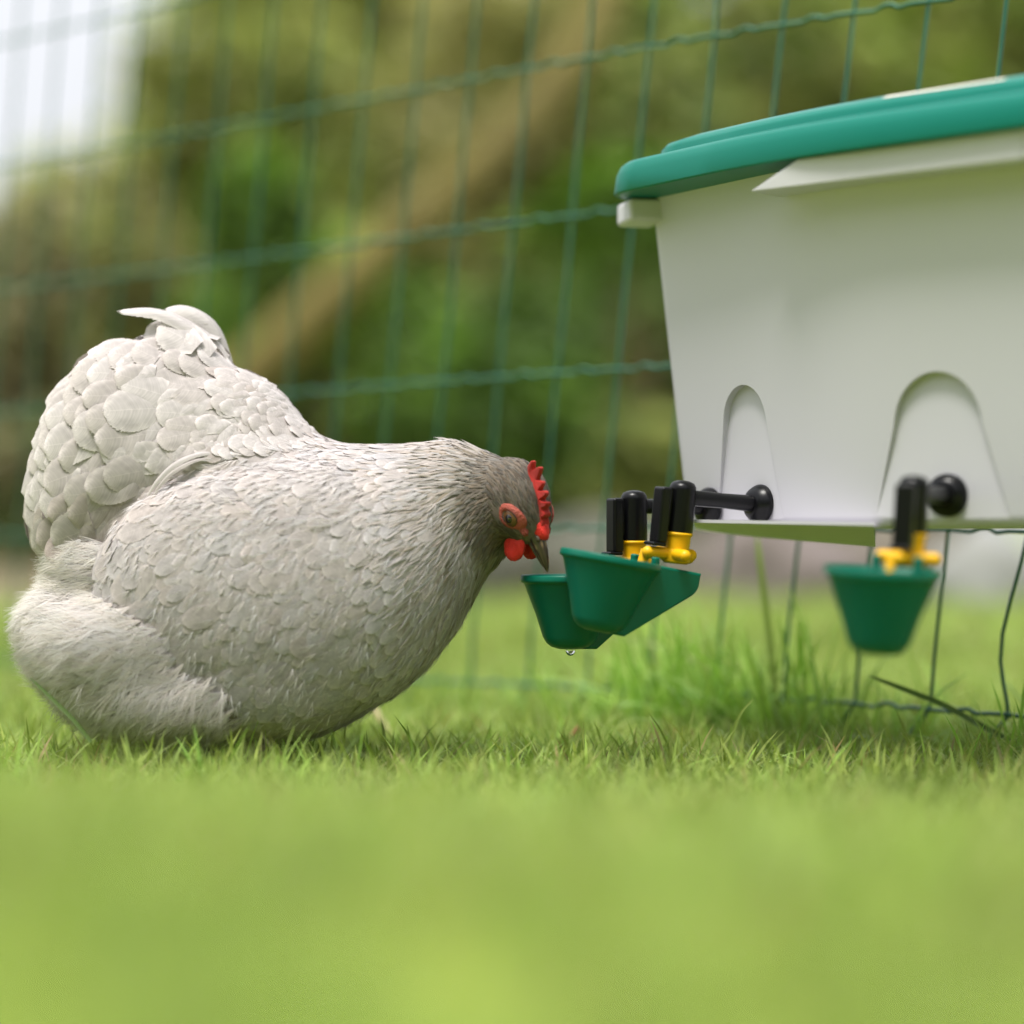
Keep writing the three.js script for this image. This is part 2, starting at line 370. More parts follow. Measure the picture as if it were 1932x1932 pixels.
  // pressed rim under the lid: a proud white grip on the long side and a short lug at the left
  const rimStrip = (e, t0, t1, outN, y0, y1, slant) => {
    const a = inset(tankPlan, 0)[e], b = inset(tankPlan, 0)[e + 1];
    const L = Math.hypot(b[0] - a[0], b[1] - a[1]), dx = (b[0] - a[0]) / L, dd = (b[1] - a[1]) / L; let nx = dd, nd = -dx; if (nd > 0) { nx = -nx; nd = -nd; }
    const sh = new THREE.Shape(); sh.moveTo(t0 * L - slant, y0); sh.lineTo(t1 * L, y0); sh.lineTo(t1 * L, y1); sh.lineTo(t0 * L + slant, y1); sh.closePath();
    const g = new THREE.ExtrudeGeometry(sh, { depth: outN + 0.012, bevelEnabled: true, bevelThickness: 0.0012, bevelSize: 0.0012, bevelSegments: 3 });
    const m = new THREE.Matrix4().makeBasis(V(dx, 0, -dd), V(0, 1, 0), V(nx, 0, -nd)); m.setPosition(a[0] - nx * 0.012, 0, -(a[1] - nd * 0.012));
    g.applyMatrix4(m); return g;
  };
  const grip = toTank(merged([rimStrip(1, -0.04, 0.985, 0.012, LIDY - 0.0128, LIDY - 0.0012, 0.014), rimStrip(2, 0.0, 0.98, 0.012, LIDY - 0.0122, LIDY - 0.001, 0.0)]));
  part('grip_rim', grip, tankMat, tank);
  const p0 = tankPlan[0], lug = new RoundedBoxGeometry(0.02, 0.0125, 0.03, 3, 0.0025); lug.rotateY(0.2); lug.translate(p0[0] + 0.0068, LIDY - 0.0068, -(p0[1] - 0.002));
  part('rim_lug', toTank(lug), tankMat, tank);
  // curved lip below the floor, sloping down towards the fence
  {
    const pos = [], idx = [], n = 14, m = 5, row = [];
    for (let i = 0; i <= n; i++) {
      const t = i / n, px = 1310 + (1650 - 1310) * t, f = W(px, 986 + 6 * t, 1.19 - 0.06 * t), drop = 6 + 34 * Math.pow(t, 0.75), bk = W(px + 2, 992 + drop, 1.30 - 0.06 * t);
      for (let j = 0; j <= m; j++) { const q = j / m, p = f.clone().lerp(bk, q); p.y -= 0.002 * Math.sin(q * Math.PI) * (t + 0.2); pos.push(p.x, p.y, p.z); }
    }
    for (let i = 0; i <= n; i++) for (let j = 0; j <= m; j++) { const k = (i * (m + 1) + j) * 3; pos.push(pos[k], pos[k + 1] + 0.0016, pos[k + 2]); }
    const off = (n + 1) * (m + 1), at2 = (i, j) => i * (m + 1) + j;
    for (let i = 0; i < n; i++) for (let j = 0; j < m; j++) { const a = at2(i, j), b = at2(i + 1, j), c = at2(i, j + 1), d = at2(i + 1, j + 1); idx.push(a, c, b, b, c, d, a + off, b + off, c + off, b + off, d + off, c + off); }
    for (let i = 0; i < n; i++) for (const j of [0, m]) { const a = at2(i, j), b = at2(i + 1, j); idx.push(a, b, a + off, b, b + off, a + off); }
    for (let j = 0; j < m; j++) for (const i of [0, n]) { const a = at2(i, j), b = at2(i, j + 1); idx.push(a, b, a + off, b, b + off, a + off); }
    part('bottom_lip', toTank(geo(pos, idx).toNonIndexed()), tankMat, tank).geometry.computeVertexNormals();
  }
}

// ---------------------------------------------------------------- drinking cups on black elbow pipes
const black = phys(C(0.004, 0.004, 0.005), 0.3, { specularIntensity: 0.5 });
const cupMat = phys(C(0.0, 0.125, 0.08), 0.36, { specularIntensity: 0.6 });
const yellow = phys(C(0.78, 0.42, 0.004), 0.42, { specularIntensity: 0.6 });
const waterMat = phys(C(1, 1, 1), 0.02, { transmission: 1, thickness: 0.01, ior: 1.33 });
function drinker(label, pipePos, dir, L, drop, tiltZ, tiltX = 0, cupTilt = 0, armY = 0.0185) {
  // local frame: +x out from the tank along dir, y up, origin where the pipe meets the valve
  const g = thing('drinking_cup', label, 'drinker', [pipePos.x, pipePos.y, pipePos.z], 'drinking cups on the tank');
  const x = V(dir[0], 0, -dir[1]).normalize(), z = V().crossVectors(x, V(0, 1, 0)).normalize();
  g.quaternion.setFromRotationMatrix(new THREE.Matrix4().makeBasis(x, V(0, 1, 0), z));
  g.rotateZ(tiltZ); g.rotateX(tiltX);
  const prof = [[0, 0.0], [0.0066, 0.0], [0.0072, 0.0008], [0.0070, 0.0222], [0.0067, 0.0240], [0.0056, 0.0258], [0.003, 0.0268], [0, 0.0271]].map(([a, b]) => new THREE.Vector2(a, b));
  part('pipe', new THREE.LatheGeometry(prof, 28), black, g);
  const arm = new THREE.LatheGeometry([[0.0041, 0], [0.0039, L * 0.5], [0.0044, L * 0.92], [0.0044, L]].map(([a, b]) => new THREE.Vector2(a, b)), 20); arm.rotateZ(Math.PI / 2); arm.translate(0, armY, 0);
  part('arm', arm, black, g);
  const nut = new THREE.LatheGeometry([[0.0, 0], [0.0052, 0], [0.0078, 0.0012], [0.0098, 0.004], [0.0104, 0.0055], [0.0104, 0.0075], [0.009, 0.0085], [0, 0.0085]].map(([a, b]) => new THREE.Vector2(a, b)), 24); nut.rotateZ(Math.PI / 2); nut.translate(-L + 0.008, armY, 0);
  part('nut', nut, black, g);
  const post = merged([new RoundedBoxGeometry(0.0062, 0.0285, 0.0090, 3, 0.0014).translate(0.0118, 0.0085, 0), new RoundedBoxGeometry(0.0075, 0.02, 0.0035, 2, 0.0008).translate(0.008, 0.013, 0), new RoundedBoxGeometry(0.0085, 0.002, 0.009, 2, 0.0008).translate(0.0135, -0.0062, 0)]);
  part('guide_post', post, black, g);
  // yellow valve: collar, plate with wings
  const vp = [[0, 0.0005], [0.0072, 0.0005], [0.0074, -0.0003], [0.0072, -0.0010], [0.0066, -0.0014], [0.0064, -0.0075], [0.0068, -0.0088], [0.0074, -0.0098], [0.0074, -0.0142], [0.006, -0.0155], [0, -0.0155]].map(([a, b]) => new THREE.Vector2(a, b));
  const wings = [new THREE.LatheGeometry(vp, 24), new THREE.CapsuleGeometry(0.0031, 0.025, 5, 12).rotateX(Math.PI / 2).translate(0.003, -0.0108, 0), new THREE.CapsuleGeometry(0.0032, 0.026, 5, 12).rotateZ(Math.PI / 2).translate(0.0042, -0.0108, 0), new THREE.SphereGeometry(0.0035, 14, 10).translate(-0.0075, -0.0118, 0)];
  part('valve', merged(wings), yellow, g);
  part('trigger', tube([V(0.0165, -0.0100, 0.003), V(0.0180, -0.0155, 0.003), V(0.020, -0.0215, 0.003)], (t) => 0.0028 - 0.0006 * t, 10), yellow, g);
  // cup with a rolled lip and a slanted back that carries it
  const R = 0.0256, r = 0.0112, top0 = -drop, bot = top0 - 0.0385, cx = 0.039;
  const cp = [];
  const outer = [[0, bot], [r * 0.55, bot + 0.0002], [r * 0.9, bot + 0.0014], [r * 1.12, bot + 0.0034], [r * 1.27, bot + 0.0064], [R * 0.70, bot + 0.018], [R * 0.93, top0 - 0.0050], [R * 0.95, top0 - 0.0042], [R * 1.0, top0 - 0.0038], [R * 1.01, top0 - 0.0026], [R * 1.0, top0 - 0.0006], [R * 0.985, top0], [R * 0.95, top0 - 0.0002], [R * 0.91, top0 - 0.004], [R * 0.68, bot + 0.0185], [r, bot + 0.006], [0, bot + 0.003]];
  for (const [a, b] of outer) cp.push(new THREE.Vector2(a, b));
  const cup = new THREE.LatheGeometry(cp, 48); cup.translate(cx, 0, 0);
  const sh = new THREE.Shape(); sh.moveTo(-0.0105, top0 - 0.0012); sh.lineTo(-0.0105, top0 - 0.0065); sh.quadraticCurveTo(-0.0100, top0 - 0.0095, -0.007, top0 - 0.0118); sh.lineTo(0.0275, bot + 0.0012); sh.lineTo(0.0335, bot + 0.0012); sh.lineTo(0.0218, top0 - 0.0065); sh.lineTo(0.0182, top0 - 0.0012); sh.closePath();
  const gus = new THREE.ExtrudeGeometry(sh, { depth: 0.0125, bevelEnabled: true, bevelThickness: 0.0016, bevelSize: 0.0012, bevelSegments: 3 }); gus.translate(0, 0, -0.00625);
  const bracket = merged([-1, 1].map((q) => new RoundedBoxGeometry(0.0035, 0.0095, 0.004, 2, 0.001).translate(0.0185, top0 + 0.0008, q * 0.0098)));
  part('cup', merged([cup, gus]).translate(0, drop, 0).rotateZ(cupTilt).translate(0, -drop, 0), cupMat, g);
  part('bracket', bracket, cupMat, g);
  const water = new THREE.CircleGeometry(R * 0.86, 40).rotateX(-Math.PI / 2).translate(cx, top0 - 0.008, 0);
  part('water', water, phys(C(0.9, 0.95, 0.95), 0.02, { transmission: 1, thickness: 0, ior: 1.33 }), g);
  return g;
}
{
  const place = (px, pyValve, edge, pipePx, dir) => {       // walk from the wall along dir until the pipe stands at pipePx
    const y = EYE + 0.012, w = wallAt(px, y, edge), k = (pipePx - CX) / F;
    const L = (k * w[1] - w[0]) / (dir[0] - k * dir[1]);
    const x = w[0] + dir[0] * L, d = w[1] + dir[1] * L;
    return [V(x, EYE + (CY - pyValve) / F * d, -d), L];
  };
  const dl = [-0.868, -0.496], dr = [-0.45, -0.893];
  const [p1, L1] = place(1432, 1006, 0, 1280, dl), [p2, L2] = place(1342, 1022, 0, 1196, dl), [p3, L3] = place(1785, 1008, 1, 1719, dr);
  drinker('green cup nearest the lens, overlapping the cup that the hen drinks from', p1, dl, L1, 0.0182, 0.07, -0.075, 0.10);
  drinker('green cup under the beak of the hen with a drop hanging below', p2, dl, L2, 0.0170, 0.0);
  drinker('green cup on the right side of the tank, apart from the other two', p3, dr, L3, 0.0150, 0.0, -0.06);
  // the drop under the cup at the beak
  const c = p2.clone().add(V(dl[0] * 0.039, -0.017 - 0.0385, dl[1] * -0.039));
  const drop = new THREE.LatheGeometry([[0, -0.0021], [0.0009, -0.00185], [0.0016, -0.0011], [0.00185, -0.0001], [0.0017, 0.0006], [0.0014, 0.0012], [0, 0.0012]].map(([a, b]) => new THREE.Vector2(a, b)), 20);
  const dm = top('water_drop', drop, waterMat, 'clear water drop hanging under the cup at the beak', 'water drop'); dm.scale.setScalar(1.35); dm.position.copy(c).add(V(0, -0.0006, 0));
}

// ---------------------------------------------------------------- the hen
// laid out in units of one pixel of the 1932 picture at the hen's distance, y down, z towards the lens
const HD = 1.225, U = HD / F;
const hen = thing('hen', 'pale lavender grey hen with red comb bending down to drink', 'hen', [(450 - CX) * U, 0, -HD]);
const HP = (x, y, z) => V((x - 450) * U, EYE + (CY - y) * U, z * U);             // to the hen's own metres
const hd = (x, y, z) => V(x, -y, z);                                             // direction, y down to y up
{
  const ell = (x, y, z, a, b, c, rot = 0) => { const co = Math.cos(rot), si = Math.sin(rot); return (p) => { const dx = p[0] - x, dy = p[1] - y, dz = p[2] - z; const u = dx * co + dy * si, v = -dx * si + dy * co; const k0 = Math.hypot(u / a, v / b, dz / c), k1 = Math.hypot(u / a / a, v / b / b, dz / c / c); return k0 < 1e-6 ? -Math.min(a, b, c) : k0 * (k0 - 1) / k1; }; };
  const cap = (A, ra, B, rb) => (p) => { const ab = [B[0] - A[0], B[1] - A[1], B[2] - A[2]], ap = [p[0] - A[0], p[1] - A[1], p[2] - A[2]]; const t = clamp((ab[0] * ap[0] + ab[1] * ap[1] + ab[2] * ap[2]) / (ab[0] ** 2 + ab[1] ** 2 + ab[2] ** 2), 0, 1); return Math.hypot(ap[0] - ab[0] * t, ap[1] - ab[1] * t, ap[2] - ab[2] * t) - (ra + (rb - ra) * t); };
  const smin = (a, b, k) => { const h = Math.max(k - Math.abs(a - b), 0) / k; return Math.min(a, b) - h * h * k * 0.25; };
  // head frame: b along the beak, l to the side that faces the lens, t out through the comb (y down)
  const HC = [980, 951, 105];
  const bV = hd(0.4, 0.86, 0.32).normalize(), lV = hd(-0.74, 0, 0.67); lV.addScaledVector(bV, -lV.dot(bV)).normalize(); const tV = V().crossVectors(lV, bV).normalize();
  const headP = (b, l, t) => [HC[0] + bV.x * b + lV.x * l + tV.x * t, HC[1] - (bV.y * b + lV.y * l + tV.y * t), HC[2] + bV.z * b + lV.z * l + tV.z * t];
  const headL = (p) => { const q = V(p[0] - HC[0], -(p[1] - HC[1]), p[2] - HC[2]); return [q.dot(bV), q.dot(lV), q.dot(tV)]; };
  const hell = (b, l, t, rb, rl, rt) => (p) => { const q = headL(p), x = q[0] - b, y = q[1] - l, z = q[2] - t; const k0 = Math.hypot(x / rb, y / rl, z / rt), k1 = Math.hypot(x / rb / rb, y / rl / rl, z / rt / rt); return k0 < 1e-6 ? -rl : k0 * (k0 - 1) / k1; };
  const G = {
    body: [[ell(510, 1122, -10, 328, 264, 205), 0], [ell(520, 1120, 95, 325, 238, 118, 0.06), 40], [ell(520, 1120, -115, 325, 238, 118, 0.06), 40], [ell(722, 1085, 20, 150, 196, 165, 0.38), 80], [ell(505, 1300, 10, 165, 92, 150), 60]],
    neck: [[cap([680, 1000, 0], 156, [850, 950, 22], 110), 0], [cap([850, 950, 22], 110, [915, 948, 40], 84), 40], [cap([790, 1050, 20], 112, [880, 1000, 30], 78), 50]],
    head: [[hell(-12, 0, 4, 76, 56, 62), 0], [hell(36, 0, -4, 46, 39, 40), 26]],
    tail: [[ell(235, 905, -55, 180, 175, 145), 0], [ell(262, 795, -55, 152, 148, 118, 0.6), 60], [ell(165, 985, -50, 95, 115, 112, 0.2), 50], [ell(418, 852, -45, 158, 160, 130), 60], [ell(362, 700, -60, 62, 88, 60, -0.4), 40]],
    fluff: [[ell(243, 1225, 40, 174, 104, 150), 0], [ell(350, 1312, 30, 205, 80, 150), 60], [ell(120, 1180, 10, 70, 60, 90), 40], [ell(185, 1085, -10, 85, 80, 100), 40]],
  };
  const gs = (list, p) => { let d = 1e9; for (const [f, k] of list) d = d > 1e8 ? f(p) : smin(d, f(p), k); return d; };
  const parts = (p) => [gs(G.body, p), gs(G.neck, p), gs(G.head, p), gs(G.tail, p), gs(G.fluff, p)];
  const sdf = (p) => { const [b, n, h, t, f] = parts(p); return smin(smin(smin(smin(b, n, 90), h, 34), t, 26 + 80 * smooth(930, 850, p[1])), f, 30); };
  const grad = (p) => { const e = 1.5, q = [p[0], p[1], p[2]]; const g = []; for (let i = 0; i < 3; i++) { q[i] = p[i] + e; const a = sdf(q); q[i] = p[i] - e; g.push(a - sdf(q)); q[i] = p[i]; } const l = Math.hypot(...g); return g.map((v) => v / l); };

  // body surface
  const N = 128, mc = new MarchingCubes(N, new THREE.MeshBasicMaterial(), false, false, 400000);
  const half = 580, ctr = [545, 1000, 0]; mc.isolation = 0;
  const cell = (i) => (i - N / 2) / (N / 2) * half;
  for (let k = 0; k < N; k++) for (let j = 0; j < N; j++) for (let i = 0; i < N; i++) {
    const p = [ctr[0] + cell(i), ctr[1] - cell(j), ctr[2] + cell(k)];
    mc.field[k * N * N + j * N + i] = Math.abs(p[2]) > 330 || p[1] < 560 || p[1] > 1470 ? -200 : -sdf(p);
  }
  mc.update();
  const tris = [], pos = [], nor = [], uv = [], vc = [];
  {
    const a = mc.positionArray, cnt = mc.count;
    for (let v = 0; v < cnt; v++) {
      const p = [ctr[0] + a[v * 3] * half, ctr[1] - a[v * 3 + 1] * half, ctr[2] + a[v * 3 + 2] * half], n = grad(p), w = HP(...p);
      const dn = U * (Math.hypot(...headL(p)) < 115 ? 2.5 : 7); pos.push(w.x - n[0] * dn, w.y + n[1] * dn, w.z - n[2] * dn); nor.push(n[0], -n[1], n[2]); { const k = smooth(75, 150, Math.hypot(...headL(p))); vc.push(0.17 + 0.31 * k, 0.13 + 0.31 * k, 0.11 + 0.29 * k); } uv.push(p[0] / 60, p[1] / 60); tris.push(p);
    }
    for (let v = 0; v < cnt; v += 3) {       // faces wound outwards
      const k = v * 3, A = V(pos[k], pos[k + 1], pos[k + 2]), B = V(pos[k + 3], pos[k + 4], pos[k + 5]).sub(A), D = V(pos[k + 6], pos[k + 7], pos[k + 8]).sub(A);
      if (B.cross(D).dot(V(nor[k], nor[k + 1], nor[k + 2])) < 0) for (const a of [pos, nor, vc]) for (let i = 0; i < 3; i++) { const q = a[k + 3 + i]; a[k + 3 + i] = a[k + 6 + i]; a[k + 6 + i] = q; }
    }
  }
  const skinMat = std(0xffffff, 0.95, { vertexColors: true }), skinGeo = geo(pos, null, uv, nor);
  skinGeo.setAttribute('color', new THREE.Float32BufferAttribute(vc, 3));
  part('body', skinGeo, skinMat, hen);
  console.log('hen body triangles', tris.length / 3);

  // scatter on the surface
  const cum = []; let total = 0;
  for (let i = 0; i < tris.length; i += 3) { const [a, b, c] = [tris[i], tris[i + 1], tris[i + 2]]; const u = [b[0] - a[0], b[1] - a[1], b[2] - a[2]], v = [c[0] - a[0], c[1] - a[1], c[2] - a[2]]; total += 0.5 * Math.hypot(u[1] * v[2] - u[2] * v[1], u[2] * v[0] - u[0] * v[2], u[0] * v[1] - u[1] * v[0]); cum.push(total); }
  const pick = () => { const r = rnd() * total; let lo = 0, hi = cum.length - 1; while (lo < hi) { const m = (lo + hi) >> 1; cum[m] < r ? lo = m + 1 : hi = m; } let u = rnd(), v = rnd(); if (u + v > 1) { u = 1 - u; v = 1 - v; } const [a, b, c] = [tris[lo * 3], tris[lo * 3 + 1], tris[lo * 3 + 2]]; return [0, 1, 2].map((k) => a[k] + (b[k] - a[k]) * u + (c[k] - a[k]) * v); };
  function regionOf(p) {
    const d = parts(p); let m = 0; for (let i = 1; i < 5; i++) if (d[i] < d[m]) m = i;
    return ['body', 'neck', 'head', 'tail', 'fluff'][m];
  }
  // where feathers lie: direction in picture axes (y down)
  function flow(p, reg) {
    const [x, y, z] = p; let d;
    if (reg === 'tail') { d = [x - 545, y - 850, (z + 55) * 0.8]; const l = Math.hypot(...d) || 1; d = [d[0] / l - 0.28, d[1] / l + 0.05, d[2] / l]; }
    else if (reg === 'fluff') d = [-1, 0.12 + smooth(1200, 1360, y) * 0.9, 0];
    else if (reg === 'head') { const q = headL(p); const a = bV.clone().multiplyScalar(-1).addScaledVector(tV, -0.25 * smooth(-20, -60, q[0])); d = [a.x, -a.y, a.z]; d[0] -= 0.35 * smooth(0, -60, q[0]); }
    else { const u = clamp((y - 840) / 500, 0, 1), n = smooth(640, 860, x) * 0.25; d = [-(1 - 0.5 * u), 0.12 + 0.62 * u + n * (y > 930 ? 1 : -0.4 * (1 - u)), -0.05 - 0.25 * smooth(820, 930, x)]; if (reg === 'neck') d[1] += 0.12; }
    return d;
  }
  const frame = (p, n, f, lift, roll) => {       // matrix basis in metres: x along the feather, y out, z across
    const nn = V(n[0], -n[1], n[2]), ff = V(f[0], -f[1], f[2]); ff.addScaledVector(nn, -ff.dot(nn)).normalize();
    const side = V().crossVectors(ff, nn).normalize();
    ff.applyAxisAngle(nn, roll); side.applyAxisAngle(nn, roll);
    const xx = ff.clone().multiplyScalar(Math.cos(lift)).addScaledVector(nn, Math.sin(lift)), yy = V().crossVectors(side, xx).normalize();
    return [xx, yy, side, nn, ff];
  };
  // feather shapes: unit length along x, unit width along z
  function featherGeo(wf, curl, cup, nl = 8, na = 4, wave = 0) {
    const pos = [], uv = [], idx = [];
    for (let i = 0; i <= nl; i++) { const t = i / nl, w = wf(t); for (let j = 0; j <= na; j++) { const s = j / na * 2 - 1; pos.push(t, -curl * t * t - cup * s * s * w * w + wave * Math.sin(t * 9 + s * 2) * 0.02, s * w * 0.5); uv.push(j / na, t); } }
    for (let i = 0; i < nl; i++) for (let j = 0; j < na; j++) { const a = i * (na + 1) + j, b = a + na + 1; idx.push(a, a + 1, b, b, a + 1, b + 1); }
    return geo(pos, idx, uv);
  }
  const roundTip = (t) => t < 0.62 ? 0.45 + 0.55 * Math.sin(t / 0.62 * Math.PI / 2) : Math.sqrt(Math.max(0.0004, 1 - ((t - 0.62) / 0.38) ** 2));
  const lance = (t) => t < 0.4 ? 0.5 + 0.5 * t / 0.4 : Math.max(0.03, 1 - ((t - 0.4) / 0.6) ** 1.6);
  // barbs, shaft and frayed margin
  const bn = noiseTable(21, 128);
  const barb = (u, v, k = 34) => { const a = Math.abs(u - 0.5) * 2; return (v * k - a * a * 5.5 - a * 2.5 + (u < 0.5 ? 0.37 : 0)); };
  const shapeTex = (fray, shaft) => {
    const col = dataTex(128, 256, (u, v) => {
      const a = Math.abs(u - 0.5) * 2, ph = barb(u, v), id = Math.floor(ph * 2.2), n = bn[((id * 7 + (u < 0.5 ? 64 : 0)) & 127) * 128 + ((id * 13) & 127)];
      const n2 = vnoise(bn, 128, u * 8, v * 14);
      let s = 0.93 + 0.06 * n + 0.03 * Math.sin(ph * 13.8) - 0.09 * n2;
      s *= 1 - 0.10 * (1 - smooth(0.5, 0.95, Math.max(a, v * v)));
      if (a < 0.03) s = Math.min(shaft, s * 1.05);
      const edge = fray * (0.4 + 0.6 * n), lim = 1 - edge * (0.35 + 0.65 * smooth(0.45, 1, v));
      const gap = Math.sin(ph * 6.9) * 0.5 + 0.5, al = a > lim || (a > 0.62 && v > 0.3 && gap < 0.10 * fray * 4 * n) || (v > 1 - fray * 0.22 * n) ? 0 : 1;
      return [s, s * 0.995, s * 0.985, al];
    }, true);
    col.wrapS = col.wrapT = THREE.ClampToEdgeWrapping;
    const bump = dataTex(128, 256, (u, v) => { const a = Math.abs(u - 0.5) * 2, ph = barb(u, v); const s = 0.5 + 0.28 * Math.sin(ph * 13.8) + (a < 0.05 ? 0.4 : 0); return [s, s, s]; });
    bump.wrapS = bump.wrapT = THREE.ClampToEdgeWrapping;
    return { map: col, bumpMap: bump, bumpScale: 0.000016, alphaTest: 0.5 };
  };
  const vane = shapeTex(0.2, 0.93), soft = shapeTex(0.34, 0.94), downy = shapeTex(0.42, 0.95);
  const fm = (c, tex, tr = 0.16) => phys(c, 0.88, { ...tex, transmission: tr, thickness: 0, specularIntensity: 0.35 });
  const white = fm(C(1, 1, 1), vane), whiteSoft = fm(C(1, 1, 1), soft, 0.22), whiteDown = fm(C(1, 1, 1), downy, 0.25);
  const gBody = [featherGeo(roundTip, 0.10, 0.025), featherGeo(roundTip, 0.12, 0.035, 8, 4, 1), featherGeo(roundTip, 0.08, 0.02)];
  const gTail = [featherGeo(roundTip, 0.12, 0.05, 10, 6), featherGeo(roundTip, 0.16, 0.04, 10, 6, 1)];
  const gLance = [featherGeo(lance, 0.06, 0.05, 5, 2), featherGeo(lance, 0.11, 0.03, 5, 2)];
  // a tuft of loose barbs
  const gWisp = [0, 1, 2].map((s) => {
    const r = mulberry(400 + s), pos = [], idx = [];
    for (let k = 0; k < 14; k++) {
      const a = (r() - 0.5) * 1.0, up = 0.05 + r() * 0.35, len = 0.55 + r() * 0.45, w = 0.008 + r() * 0.008, bend = (r() - 0.5) * 0.5, b0 = pos.length / 3;
      for (let i = 0; i <= 4; i++) { const t = i / 4, x = len * t * Math.cos(a * 0.7), z = len * t * Math.sin(a * 0.7) + bend * t * t * 0.4, y = up * t - 0.25 * t * t; const ww = w * (1 - t * 0.85); pos.push(x, y, z - ww, x, y + ww * 0.4, z + ww); }
      for (let i = 0; i < 4; i++) { const q = b0 + i * 2; idx.push(q, q + 1, q + 2, q + 1, q + 3, q + 2); }
    }
    return geo(pos, idx);
  });
  const wispMat = phys(C(1, 1, 1), 0.9, { transmission: 0.35, thickness: 0, specularIntensity: 0.3 });

  const grids = {};
  const accept = (key, p, r) => {
    const g = grids[key] ??= new Map(), c = 12, ix = Math.floor(p[0] / c), iy = Math.floor(p[1] / c), iz = Math.floor(p[2] / c), k = Math.ceil(r / c);
    for (let a = -k; a <= k; a++) for (let b = -k; b <= k; b++) for (let d = -k; d <= k; d++) { const l = g.get((ix + a) * 4000000 + (iy + b) * 2000 + iz + d); if (l) for (const q of l) if ((q[0] - p[0]) ** 2 + (q[1] - p[1]) ** 2 + (q[2] - p[2]) ** 2 < r * r) return false; }
    const id = ix * 4000000 + iy * 2000 + iz; (g.get(id) ?? g.set(id, []).get(id)).push(p); return true;
  };
  const lists = { body: gBody.map(() => []), lance: gLance.map(() => []), wisp: gWisp.map(() => []), down: gBody.map(() => []), tail: gTail.map(() => []) };
  const big = [];                        // candidates for single feathers
  const mat4 = (p, ax, L, Wd, off) => { const o = HP(...p).addScaledVector(ax[3], (off - 2.5) * U).addScaledVector(ax[4], -0.45 * L * U); return new THREE.Matrix4().makeBasis(ax[0].clone().multiplyScalar(L * U), ax[1].clone().multiplyScalar(L * U), ax[2].clone().multiplyScalar(Wd * U)).setPosition(o); };
  const tone = (base, v, warm) => { const k = 1 + (rnd() - 0.5) * v, w = (rnd() - 0.5) * warm; return C(base[0] * k * (1 + w), base[1] * k, base[2] * k * (1 - w)); };
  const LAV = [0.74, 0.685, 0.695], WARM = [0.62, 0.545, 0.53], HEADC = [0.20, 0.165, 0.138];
  const mixc = (a, b, t) => a.map((v, i) => v + (b[i] - v) * t);
  const inFace = (q) => {                // bare red skin, eye and beak, in head coordinates
    const [b, l, t] = q;
    if (b > 68 || (b > 42 && Math.abs(t - 8) < 8 && Math.abs(l) > 25)) return true;
    if (Math.abs(l) < 6 && t > 20 && b > -36) return true;
    if (b > 40 && t > 10 && Math.abs(l) < 16) return true;
    const u = (b - 28) * 0.86 + (t - 6) * 0.5, v = -(b - 28) * 0.5 + (t - 6) * 0.86, e = Math.hypot(u / 34, v / 24); return Math.abs(l) > 22 && e < 1;
  };
  for (let i = 0; i < 190000; i++) {
    const p = pick(); if (p[1] > 1425) continue;
    const reg = regionOf(p), far = p[2] < -90;
    const hl = headL(p);
    const nearHead = reg === 'head' || (reg === 'neck' && hl[0] > -120 && Math.hypot(...hl) < 130);
    if (far && rnd() < 0.4) continue;
    if (nearHead) {
      if (Math.hypot(...hl) < 110 && inFace(hl)) continue;
      const k = smooth(60, 135, Math.hypot(...hl));
      if (!accept('h', p, 3.2 + 2.6 * k)) continue;
      const n = grad(p), L = rr(14, 22) + 18 * k, ax = frame(p, n, flow(p, reg), rr(0.10, 0.26), (rnd() - 0.5) * 0.5);
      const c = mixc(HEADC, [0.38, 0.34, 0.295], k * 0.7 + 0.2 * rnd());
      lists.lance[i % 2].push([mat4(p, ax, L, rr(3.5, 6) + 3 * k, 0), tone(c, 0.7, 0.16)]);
      continue;
    }
    if (reg === 'neck' || (reg === 'body' && p[0] > 690 && rnd() < 0.5 * smooth(690, 800, p[0]))) {
      if (!accept('n', p, 5.6)) continue;
      const n = grad(p), k = smooth(700, 880, p[0]), L = rr(36, 62), ax = frame(p, n, flow(p, reg), rr(0.06, 0.16), (rnd() - 0.5) * 0.5);
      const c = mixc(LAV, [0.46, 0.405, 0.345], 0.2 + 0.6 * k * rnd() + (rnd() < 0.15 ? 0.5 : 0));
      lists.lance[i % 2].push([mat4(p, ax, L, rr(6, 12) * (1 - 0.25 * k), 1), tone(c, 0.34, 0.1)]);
      if (rnd() < 0.2) continue;
      if (p[0] < 760 && accept('nb', p, 17)) lists.body[i % 3].push([mat4(p, frame(p, n, flow(p, reg), rr(0.14, 0.2), (rnd() - 0.5) * 0.4), rr(46, 60), rr(28, 38), 0), tone(LAV, 0.22, 0.06)]);
      continue;
    }
    if (reg === 'body') {
      const low = smooth(1080, 1300, p[1]), rear = smooth(420, 240, p[0]);
      const clump = Math.sin(p[0] * 0.031 + p[1] * 0.017) * Math.cos(p[1] * 0.043 - p[0] * 0.011 + 1.3) + 0.5 * Math.sin(p[0] * 0.083 - p[1] * 0.061);
      if (!accept('b', p, rr(10.5, 15.5) + 6 * rear * low)) continue;
      const n = grad(p), L = rr(36, 62) + 44 * rear * rnd() + (rnd() < 0.06 ? 24 : 0), Wd = L * rr(0.5, 0.76), ax = frame(p, n, flow(p, reg), rr(0.05, 0.14), (rnd() - 0.5) * 0.6 + 0.28 * clump);
      const m = mat4(p, ax, L, Wd, 0), c = tone(mixc(LAV, WARM, rnd() * 0.45), 0.13, 0.05);
      lists.body[i % 3].push([m, c]);
